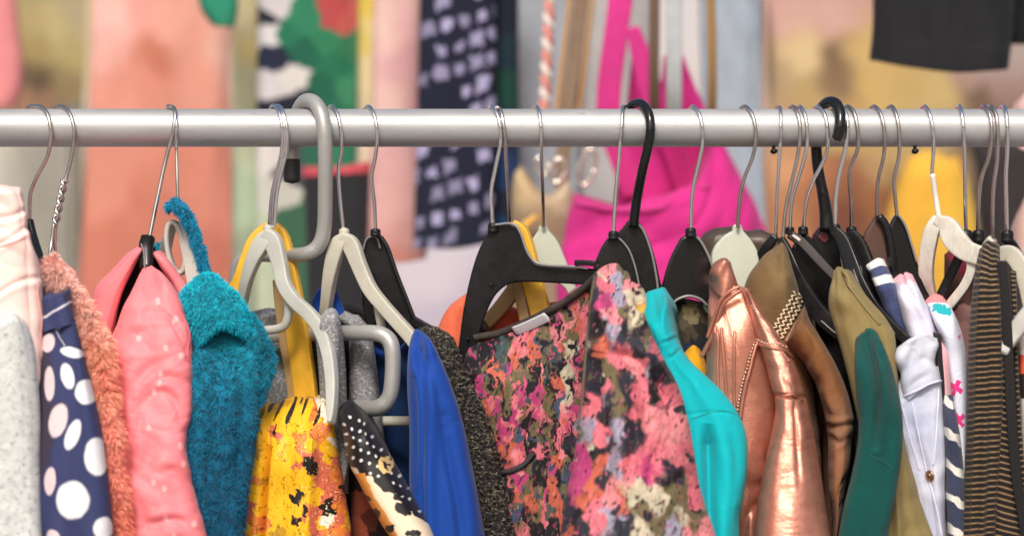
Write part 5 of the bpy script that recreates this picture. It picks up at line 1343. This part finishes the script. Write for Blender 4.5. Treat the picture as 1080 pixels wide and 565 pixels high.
h = hanger('black moulded hanger with a thick glossy hook ending in front of the rail', (870, 240, 0.03))
Rm = RR + 0.0052
W, _ = pxpath([(872, 242, 0.022), (871, 225, 0.022), (868, 205, 0.021), (863, 180, 0.021), (861, 158, 0.0205), (861, 140, Rm), (863, 124, 0.0175), (868, 112, 0.010), (875, 107.5, -0.001), (882, 110, -0.010), (886, 120, -0.017), (886, 132, -Rm), (884, 142, -0.0195), (882, 147, -0.019)], 100)
m = MB(); m.tube(W, np.r_[np.linspace(0.0058, 0.0046, 20), np.full(70, 0.0044), np.linspace(0.0046, 0.0040, 10)], seg=18); m.build('hook', BLACKGLOSS, h)
plate('body', h, BLACKP, [(858, 248), (868, 236), (877, 236), (884, 248), (890, 266), (894, 296), (900, 330), (868, 330), (856, 290)], 0.026, 0, t=0.012)
rod('rim', h, RIMP, [(874, 238, 0.023), (881, 248, 0.023), (886, 264, 0.023), (889, 285, 0.023)], 0.0009)
plate('inner_plate', h, M('dark_red_plastic', hexc('#5a1f24'), 0.35, uv=False), [(862, 250), (868, 244), (874, 250), (870, 256)], 0.0245, 0, t=0.002, bev=0.0004)

h = hanger('black hanger with the bright wavy hook right of the big black hook', (882, 238, 0.0))
hook(h, [(881, 240), (881.5, 208), (885, 184), (892, 155), (894, 132), (892, 120), (888, 113), (884, 115)], 0.0017, CHROME, stem_d=-0.002)
collar(h, 881, 240, -0.002, 0.004, 7)
band('shoulder_arm', h, BLACKP, [(880, 242, -0.002, 5), (889, 254, -0.006, 7), (897, 275, -0.012, 8), (906, 298, -0.02, 8), (920, 322, -0.03, 7.5), (938, 342, -0.042, 6.5), (956, 358, -0.052, 5)], t=0.005)
rod('rim', h, RIMP, [(900, 284, -0.020), (908, 303, -0.028), (922, 326, -0.038)], 0.0004)
h = hanger('black hanger under the striped navy sleeve, with a kinked hook', (898, 243, 0.02))
hook(h, [(898, 242), (897.5, 212), (896, 182), (905, 155), (904, 132), (900, 118), (895, 113), (890, 115)], 0.0016, DULLWIRE, stem_d=0.016)
collar(h, 898, 243, 0.016, 0.0042, 8)
band('shoulder_arm', h, BLACKP, [(897, 245, 0.016, 6), (905, 258, 0.014, 9), (913, 278, 0.010, 9), (922, 300, 0.004, 8), (936, 325, 0.0, 7)], t=0.006)

BROWNP = M('brown_plastic', hexc('#4a3026'), 0.4, uv=False, var=0.15, vscale=30)
h = hanger('dark brown oval headed hanger in front of the rust bag', (925, 228, 0.01))
hook(h, [(925, 228), (925, 205), (926.5, 188), (932, 165), (933, 140), (928, 119), (923, 113), (918, 115)], 0.0015, DULLWIRE, stem_d=0.008)
plate('body', h, BROWNP, [(921, 232), (925, 227), (930, 231), (936, 246), (939, 268), (940, 300), (926, 310), (914, 290), (909, 268), (912, 248)], 0.012, 0, t=0.010)
rod('rim', h, BLACKGLOSS, [(927, 228, 0.008), (934, 238, 0.008), (939, 258, 0.008), (942, 280, 0.008), (944, 300, 0.008)], 0.0034)
h = hanger('black oval headed hanger in front of the yellow bag', (946, 227, 0.005))
hook(h, [(946, 227), (944, 207), (943, 189), (948, 165), (948.5, 140), (945, 121), (941, 113), (936, 115)], 0.0015, DULLWIRE, stem_d=0.003)
plate('body', h, BLACKGLOSS, [(942, 231), (946, 226), (952, 231), (959, 246), (966, 270), (974, 298), (984, 322), (968, 326), (952, 306), (940, 285), (935, 262), (937, 243)], 0.008, 0, t=0.012)
rod('rim', h, RIMP, [(948, 227, 0.0045), (955, 238, 0.0045), (961, 256, 0.0045), (967, 276, 0.0045)], 0.0009)

# --- black coat and black cloth added behind to keep the gaps dark
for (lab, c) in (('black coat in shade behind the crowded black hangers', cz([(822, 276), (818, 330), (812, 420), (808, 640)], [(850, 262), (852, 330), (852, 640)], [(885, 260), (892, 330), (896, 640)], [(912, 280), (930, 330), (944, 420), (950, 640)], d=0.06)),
                 ('black cloth added to darken the gap behind the copper jacket', cz([(740, 300), (742, 360), (744, 640)], [(780, 290), (782, 360), (784, 640)], [(815, 300), (818, 360), (820, 640)], d=0.075))):
    o, g = cloth('black_coat' if 'coat' in lab else 'black_gap_cloth', BLACKCLOTH, c, bulge=0.03, vt=0.06, folds=[(0.006, 22, 4, 4)], thick=0.05)
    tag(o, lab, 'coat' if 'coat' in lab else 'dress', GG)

# --- olive jacket
OLV = M('olive_corduroy', hexc('#8d7c4f'), 0.85, bump=0.4, bscale=350, var=0.08, vscale=60, sheen=0.25, weave=420)
t = thing('olive_jacket', 'olive khaki jacket behind the bottle green jumper', 'jacket', PV(885, 283, -0.03), GG)
o, g = cloth('shoulder', OLV, cz([(879, 284, -0.02), (874, 305), (873, 328), (880, 350), (894, 400), (910, 470), (920, 520), (925, 567), (930, 640)], [(884, 281, -0.02), (892, 310), (905, 340), (922, 400), (935, 470), (945, 567), (950, 640)],
             [(889, 282, -0.02), (895, 292), (906, 308), (920, 324), (934, 340), (943, 352), (946, 385), (949, 430), (956, 470), (967, 510), (977, 540), (987, 567), (1005, 640)], d=-0.05), parent=t, bulge=0.022, vt=0.03, lean=0.05, folds=[(0.007, 4, 1.5, 4, 'd'), (0.003, 26, 20, 6, 'w', 0.2)])
seam(g, 'shoulder_seam', t, M('olive_thread', hexc('#7c6e48'), 0.8, uv=False), [(889, 290), (900, 308), (914, 328), (926, 344)], 0.0011, 0.0003)
o, g = cloth('collar_roll', OLV, cz([(887, 284, -0.04), (893, 296), (906, 316), (924, 336), (936, 354)], [(893, 284, -0.04), (901, 296), (916, 314), (932, 332), (945, 352)], d=-0.06), parent=t, bulge=0.014, vt=0.1, folds=[(0.0012, 80, 60, 3)], thick=0.02)

# --- bottle green jumper
GRN = M('bottle_green_knit', hexc('#064a46'), 0.9, bump=0.4, bscale=800, var=0.08, vscale=150, sheen=0.3, weave=520)


def grnf(g):
    return -0.003 * np.exp(-((g.px - 924 + (g.py - 420) * 0.10) / 4.5) ** 2) * np.clip((g.py - 365) / 30, 0, 1) * np.clip((500 - g.py) / 50, 0, 1)


o, g = cloth('green_jumper', GRN, cz([(902, 357, -0.08), (901, 380), (902, 410), (905, 440), (904, 470), (898, 500), (890, 535), (884, 567), (874, 640)], [(909, 350, -0.085), (916, 395), (920, 450), (914, 500), (904, 567), (896, 640)], [(918, 348, -0.085), (932, 390), (938, 450), (934, 500), (922, 567), (914, 640)],
             [(926, 353, -0.08), (932, 365), (941, 388), (949, 420), (952, 450), (950, 480), (946, 508), (940, 542), (936, 567), (928, 640)], d=-0.11), bulge=0.018, vt=0.012, lean=0.03, pp=4, folds=[(0.0015, 2.4, 1.6, 4, 'd'), (0.0008, 40, 40, 6)],
             fn=wr([(((914, 354), (922, 385), (926, 425), (922, 470)), 8, 3.4), (((938, 452), (936, 500), (928, 560)), 3, 8)]))
tag(o, 'bottle green knitted jumper sleeve in front of the olive jacket', 'jumper', GG)
t = o
seam(g, 'sleeve_seam', t, M('green_seam', hexc('#0c4a48'), 0.9, uv=False), [(917, 480), (930, 486), (947, 496)], 0.0008, 0.0)

# --- navy and white striped sleeve
def stripes_v(bands, base, pale, soft=False):
    def f(g):
        c = np.broadcast_to(base, g.px.shape + (3,)).copy()
        for (a, b) in bands:
            m = (g.v > a) & (g.v < b)
            c[m] = pale
        return c
    return f


TOW = M('soft_terry', attr=True, rough=0.95, bump=0.7, bscale=700, sheen=0.4, var=0.06, vscale=200, bdist=0.0015)
o, g = cloth('striped_jumper', TOW, cz([(913, 280, 0.0), (922, 300), (932, 325), (942, 348), (950, 375), (956, 430)], [(925, 272, 0.0), (936, 297), (946, 320), (956, 348), (962, 380), (968, 430)], [(932, 273, 0.0), (943, 297), (951, 318), (959, 345), (966, 375), (975, 430)], d=-0.03), bulge=0.018, vt=0.07,
             col=stripes_v([(0.0, 0.085), (0.185, 0.265)], C_('#414a70'), C_('#ecebe8')), folds=[(0.0012, 60, 60, 3)], thick=0.05)
tag(o, 'navy towelling jumper with two white bands beside the lavender hoodie', 'jumper', GG)
# --- lavender hoodie
LAV = M('lavender_fleece', attr=True, rough=0.95, bump=0.6, bscale=500, sheen=0.5, var=0.05, vscale=100)
o, g = cloth('lavender_hoodie', LAV, cz([(941, 294, -0.01), (945, 312), (951, 335), (958, 355), (966, 385), (976, 430)], [(952, 285, -0.01), (962, 315), (972, 340), (980, 365), (990, 430)], [(962, 289, -0.01), (970, 305), (980, 328), (988, 350), (993, 380), (1000, 430)], d=-0.04), bulge=0.025, vt=0.10,
             col=lambda g: np.where((g.py < 296 + 3 * np.sin(g.px * 0.3))[..., None], C_('#e0aab6'), C_('#d6d3e6')), fn=lambda g: -0.004 * np.exp(-((g.px - 962 - (g.py - 310) * 0.42) / 2.6) ** 2), folds=[(0.003, 40, 20, 4)], thick=0.05)
tag(o, 'pale lavender fleece hoodie with a pink edge above the white denim', 'hoodie', GG)
# --- white top with pink stars
XS = [(1008, 409, 9, 0.5), (1012, 443, 9, 0.9), (1012, 355, 2.6, 0.2), (1000, 500, 8, 0.3)]


def starc(g):
    c = np.where((g.py < 320)[..., None], C_('#ee8d93'), C_('#dadff0'))
    q = ((g.px - 993) / 10) ** 2 + ((g.py - 327 - 0.3 * (g.px - 993)) / 5.5) ** 2 + 0.6 * perlin(g.px * .35, g.py * .35, 3)
    c = np.where((q < 1)[..., None], C_('#1fa9b3'), c)
    for (x, y, r, a) in XS:
        dx, dy = g.px - x, g.py - y
        X = dx * math.cos(a) + dy * math.sin(a); Y = -dx * math.sin(a) + dy * math.cos(a)
        w = 0.30 * r + 0.8 * perlin(g.px * .3, g.py * .3, 5)
        m = ((np.abs(X) < w) & (np.abs(Y) < r)) | ((np.abs(Y) < w) & (np.abs(X) < r))
        c = np.where(m[..., None], C_('#e3398c'), c)
    return c


o, g = cloth('star_print_top', LAV, cz([(976, 318, -0.01), (985, 336), (993, 360), (998, 390), (1002, 430), (1006, 480), (1008, 567), (1010, 640)], [(985, 310, -0.01), (999, 340), (1008, 380), (1012, 430), (1015, 480), (1017, 567), (1018, 640)], [(994, 312, -0.01), (1005, 328), (1014, 350), (1020, 378), (1023, 420), (1023, 470), (1024, 567), (1025, 640)], d=-0.05), bulge=0.025, vt=0.06, res=0.5,
             col=starc, folds=[(0.002, 40, 10, 3)], thick=0.06)
tag(o, 'white top printed with hot pink crosses and a turquoise mark', 'top', GG)
o, g = cloth('pink_vest', M('blush_jersey', hexc('#dba9b3'), 0.85, bump=0.3, bscale=600, sheen=0.3), cz([(968, 352, -0.03), (978, 380), (988, 430), (994, 500)], [(984, 343, -0.03), (996, 375), (1002, 430), (1004, 500)], [(992, 348, -0.03), (1001, 372), (1005, 430), (1006, 500)], d=-0.055), bulge=0.02, vt=0.1, thick=0.04)
tag(o, 'blush pink vest edge between the white denim and the printed white top', 'vest', GG)
# --- white denim
DEN = M('white_denim', attr=True, rough=0.8, bump=0.45, bscale=700, sheen=0.15, var=0.06, vscale=120, weave=600)
denc = seeds([(960, 365, C_('#dfe3f2')), (980, 365, C_('#e4e7f3')), (955, 395, C_('#c9cfe8')), (975, 395, C_('#dce0f0')), (965, 440, C_('#bcc4e2')), (985, 430, C_('#dadff0')), (975, 480, C_('#c8cde6')), (988, 500, C_('#dde0ee')), (985, 545, C_('#c5c9de'))], soft=14, warp=(8, .06, 3))  # lilac spots put fold shadow into the pale denim colour
t = thing('denim_jacket', 'white denim jacket with a copper button, right of the green jumper', 'jacket', PV(965, 355, -0.07), GG)
o, g = cloth('body', DEN, cz([(946, 398, -0.06), (944, 420), (944, 445), (950, 475), (958, 505), (966, 535), (974, 567), (985, 640)], [(970, 395, -0.07), (974, 440), (981, 490), (990, 567), (1002, 640)], [(991, 385, -0.07), (993, 410), (995, 440), (997, 480), (998, 520), (999, 567), (1006, 640)], d=-0.075), parent=t, bulge=0.016, vt=0.0, pp=6, col=denc, folds=[(0.005, 3, 1.6, 4, 'd'), (0.001, 60, 60, 3)], thick=0.06, fn=wr([(((958, 430), (968, 470), (982, 520)), 2, 4), (((978, 420), (976, 450), (984, 490)), 1.6, 5), (((994, 420), (990, 450), (992, 480)), 1.2, 4)]))
o, gk = cloth('collar', DEN, cz([(946, 367, -0.07), (944, 376), (946, 386), (949, 396), (951, 412), (954, 426)], [(959, 358, -0.08), (960, 380), (962, 400), (965, 416)], [(976, 351, -0.08), (976, 375), (977, 392), (978, 405)], [(989, 356, -0.07), (990, 364), (987, 374), (986, 384), (990, 394), (992, 403)], d=-0.080), parent=t, bulge=0.012, vt=0.04, vb=0.0, col=denc, folds=[(0.002, 36, 18, 7), (0.001, 80, 50, 3)], thick=0.03,
              fn=wr([(((948, 396), (958, 386), (964, 366)), 3.0, 5), (((986, 384), (974, 378), (966, 384)), 1.2, 4), (((956, 412), (966, 402), (980, 394)), 1.0, 3)]))
LS = M('lilac_thread', hexc('#cfcee4'), 0.8, uv=False)
for p_ in ([(962, 425), (968, 455), (976, 490), (986, 530), (993, 565)], [(990, 410), (989, 440), (986, 470), (984, 490)], [(952, 430), (960, 462), (970, 495)]):
    seam(g, 'seam', t, LS, p_, 0.0008, 0.0001)
seam(gk, 'collar_edge', t, LS, [(953, 418), (962, 414), (974, 408), (985, 403), (993, 401)], 0.0010, 0.0006)
i, j = near(g, 981, 501); bp = g.W[i, j]; bn = g.N[i, j]
m = MB(); e1 = np.cross(bn, [0, 0, 1]); e1 /= np.linalg.norm(e1); e2 = np.cross(bn, e1)
for (rad, hh) in ((0.0043, 0.0012), (0.0026, 0.0022)):
    m.tube(np.array([bp, bp + bn * hh * 0.5, bp + bn * hh, bp + bn * (hh + 0.0003)]), [rad, rad, rad * 0.96, rad * 0.8], seg=24)
m.build('button', M('copper_button', (0.42, 0.24, 0.16), 0.35, 1.0, uv=False), t)
o, g = cloth('black_camisole', BLACKCLOTH, cz([(984, 350, -0.06), (986, 380), (989, 410), (990, 470)], [(992, 352, -0.06), (995, 380), (997, 410), (997, 470)], d=-0.066), bulge=0.006, vt=0.03, thick=0.02)
tag(o, 'thin black camisole strap beside the white denim collar', 'camisole', GG)
# --- navy striped knit at the bottom right
o, g = cloth('striped_cardigan', TOW, cz([(992, 395, -0.03), (994, 430), (997, 480), (998, 530), (999, 567), (1002, 640)], [(998, 395, -0.03), (1005, 440), (1010, 490), (1012, 567), (1014, 640)], [(1000, 395, -0.03), (1007, 430), (1013, 460), (1017, 500), (1020, 540), (1023, 567), (1026, 640)], d=-0.075), bulge=0.02, vt=0.05,
             col=lambda g: np.where((((g.py - 0.62 * (g.px - 1000) + 3 * perlin(g.px * .1, g.py * .1, 2) - 419) % 33.0) < 9.5)[..., None], C_('#dfddd6'), C_('#3a3f58')), folds=[(0.001, 60, 30, 3)], thick=0.05)
tag(o, 'navy cardigan with white diagonal stripes beside the white denim', 'cardigan', GG)

# --- white wooden hanger and its neighbours
WW = M('whitewashed_wood', hexc('#c3bfb4'), 0.5, bump=0.25, bscale=160, var=0.14, vscale=90, uv=False, stretch=(3, 3))
h = hanger('whitewashed wooden hanger with a forked arm in front of the yellow bag', (990, 228, 0.0))
hook(h, [(990, 228), (986, 204), (983, 184), (984.5, 160), (984, 138), (980, 120), (976, 113), (972, 115)], 0.0015, CHROME, stem_d=-0.002)
rod('hook_sleeve', h, M('white_sleeving', hexc('#e5e3dc'), 0.4, uv=False), [(990, 228, -0.003), (987, 208, -0.004), (983.5, 184, -0.0095)], 0.0021)
band('shoulder_arm', h, WW, [(990, 230, 0.0, 6), (983, 244, 0.0, 8), (978, 268, 0.004, 8), (977, 290, 0.01, 7.5), (981, 316, 0.02, 7)], t=0.006)
band('shoulder_arm', h, WW, [(987, 231, -0.002, 5), (999, 238, -0.004, 10), (1007, 252, -0.008, 12.5), (1019, 264, -0.012, 11), (1034, 270, -0.018, 10), (1044, 276, -0.02, 9)], t=0.006)
band('fork', h, WW, [(1023, 262, -0.012, 6), (1025, 282, -0.012, 5), (1019, 299, -0.010, 5), (1008, 314, -0.006, 5), (994, 330, 0.0, 5)], t=0.005)
for (lab, cx, pts, mt, dd) in (
        ('black necked hanger with a straight hook left of the striped dress', 1019, [(1019, 246), (1018, 210), (1017.5, 172), (1016.5, 145), (1015, 125), (1012.5, 113.5), (1009, 115)], CHROME, 0.014),
        ('black necked hanger with a kinked hook left of the striped dress', 1032, [(1031, 248), (1032, 215), (1035, 188), (1043, 165), (1046, 140), (1044, 122), (1039, 113.5), (1034, 115)], DULLWIRE, 0.020),
        ('dark hanger with a leaning hook above the striped dress', 1047, [(1047, 252), (1047, 225), (1048, 196), (1052, 166), (1052, 132), (1050, 120), (1046, 113.5), (1041, 115)], DULLWIRE, 0.012),
        ('black hanger with a straight bright hook nearest the right edge', 1062, [(1062, 246), (1061.5, 215), (1061, 185), (1062.5, 158), (1062.5, 135), (1061, 120), (1059, 113), (1055, 115)], CHROME, 0.008)):
    h = hanger(lab, (cx, 250, dd))
    hook(h, pts, 0.0016, mt, stem_d=dd)
    if cx != 1047: collar(h, cx, 249, dd, 0.0052, 12)
    e = {1019: [(1019, 253), (1010, 275), (998, 300), (984, 330)], 1032: [(1032, 254), (1040, 275), (1050, 300), (1060, 340)], 1047: [(1047, 252), (1042, 258), (1036, 268), (1030, 280)], 1062: [(1062, 252), (1070, 262), (1080, 285), (1090, 320)]}[cx]
    band('shoulder_arm', h, BLACKP if cx != 1047 else GREYP, [(a, b, dd + 0.004 * k, 5) for k, (a, b) in enumerate(e)], t=0.005)
h = hanger('pale grey plastic hanger cut by the right edge, over the striped dress', (1058, 266, -0.03), name='clothes_hanger')
band('shoulder_arm', h, BEIGEP, [(1044, 276, -0.022, 7), (1054, 269, -0.024, 8), (1066, 268, -0.028, 9), (1076, 280, -0.034, 9), (1083, 300, -0.042, 8.5), (1089, 330, -0.05, 8)], t=0.006)
band('lower_bar', h, M('mid_grey_plastic', hexc('#8d8c86'), 0.4, uv=False), [(1092, 322, -0.075, 9), (1078, 340, -0.08, 9), (1066, 356, -0.085, 8), (1056, 372, -0.088, 7)], t=0.005)

# --- burgundy top behind the forked hanger
o, g = cloth('burgundy_top', M('burgundy_jersey', attr=True, rough=0.85, bump=0.2, bscale=500), cz([(996, 268), (996, 320), (1000, 500)], [(1012, 258), (1014, 320), (1020, 500)], [(1034, 274), (1036, 320), (1040, 500)], d=0.06), bulge=0.02, vt=0.06, thick=0.04,
             col=seeds([(1012, 280, C_('#8a2f45')), (1003, 285, C_('#5d3b3a')), (1000, 305, C_('#4a3634')), (1016, 310, C_('#6d4a46')), (1016, 330, C_('#b98a86')), (1010, 345, C_('#d0a49c')), (1022, 355, C_('#c99a96')), (1006, 320, C_('#3a2d2c'))], warp=(5, .1, 3)))
tag(o, 'burgundy and dusty pink top behind the forked wooden hanger', 'top', GG)

# --- black and tan striped dress
def stripec(g):
    y = g.py + 0.10 * (g.px - 1020) - 14 * np.exp(-((g.py - 258) / 30) ** 2) * (g.px - 1040) / 20 + 0.8 * perlin(g.px * .05, g.py * .05, 3)
    s = (y % 6.1) / 6.1
    k = np.clip((0.14 - np.abs(s - 0.5)) * 8 + 0.5, 0, 1)[..., None]
    tan = C_('#846c50') * (1 + 0.25 * perlin(g.px * .5, g.py * .5, 2))[..., None]
    return C_('#1c1818') * (1 - k) + tan * k


STR = M('striped_jersey', attr=True, rough=0.85, bump=0.4, bscale=800, sheen=0.2)
t = thing('striped_dress', 'black and tan narrow striped dress near the right edge', 'dress', PV(1045, 255, -0.05), GG)
o, g = cloth('front_panel', STR, cz([(1033, 262, -0.03), (1028, 285), (1023, 325), (1020, 370), (1019, 430), (1017, 500), (1015, 567), (1012, 640)], [(1042, 254, -0.045), (1040, 300), (1038, 400), (1034, 567), (1032, 640)], [(1054, 257, -0.045), (1056, 300), (1059, 400), (1057, 490), (1054, 567), (1050, 640)], d=-0.08), parent=t, bulge=0.03, vt=0.05, res=0.5, col=stripec, folds=[(0.006, 4, 1.3, 4, 'd')], thick=0.06)
o, g = cloth('side_panel', STR, cz([(1046, 300, -0.06), (1046, 360), (1047, 430), (1044, 500), (1041, 567), (1038, 640)], [(1054, 290, -0.06), (1058, 360), (1062, 430), (1066, 500), (1070, 567), (1074, 640)], [(1055, 285, -0.05), (1060, 340), (1065, 400), (1069, 460), (1076, 520), (1084, 567), (1096, 640)], d=-0.075), parent=t, bulge=0.025, vt=0.04, res=0.5,
             col=lambda g: stripec(type('q', (), dict(px=g.px, py=g.py * 0.93 - 0.32 * (g.px - 1050)))), folds=[(0.003, 40, 4, 6)], thick=0.05)
band('edge_binding', t, M('black_edge_binding', (0.016, 0.015, 0.016), 0.8, uv=False, spec=0.2), [(1056, 276, -0.085, 4), (1060, 320, -0.088, 5), (1064, 380, -0.09, 5), (1067, 440, -0.092, 5), (1072, 500, -0.092, 5), (1082, 560, -0.092, 5), (1094, 620, -0.09, 5)], t=0.0022)
cloth('facing', STR, cz([(1065, 284, -0.05), (1068, 340), (1070, 400), (1074, 480), (1084, 560)], [(1072, 286, -0.05), (1073, 340), (1075, 400), (1080, 480), (1090, 560)], d=-0.07), parent=t, bulge=0.008, vt=0.05, res=0.5, col=stripec, thick=0.02)
# --- garment cut by the right edge
o, g = cloth('coral_top', SATINPRINT, cz([(1070, 330, -0.03), (1073, 380), (1076, 460), (1082, 567), (1085, 640)], [(1100, 330, -0.03), (1105, 460), (1110, 640)], d=-0.06), bulge=0.02, vt=0.05, thick=0.05,
             col=lambda g: np.where((g.py < 374)[..., None], C_('#e8e0d6'), np.where((g.py < 394)[..., None], C_('#d8573c'), np.where((g.py < 420)[..., None], C_('#2a2526'), C_('#ece6e4')))))
tag(o, 'white top with a coral stripe, cut by the right picture edge', 'top', GG)
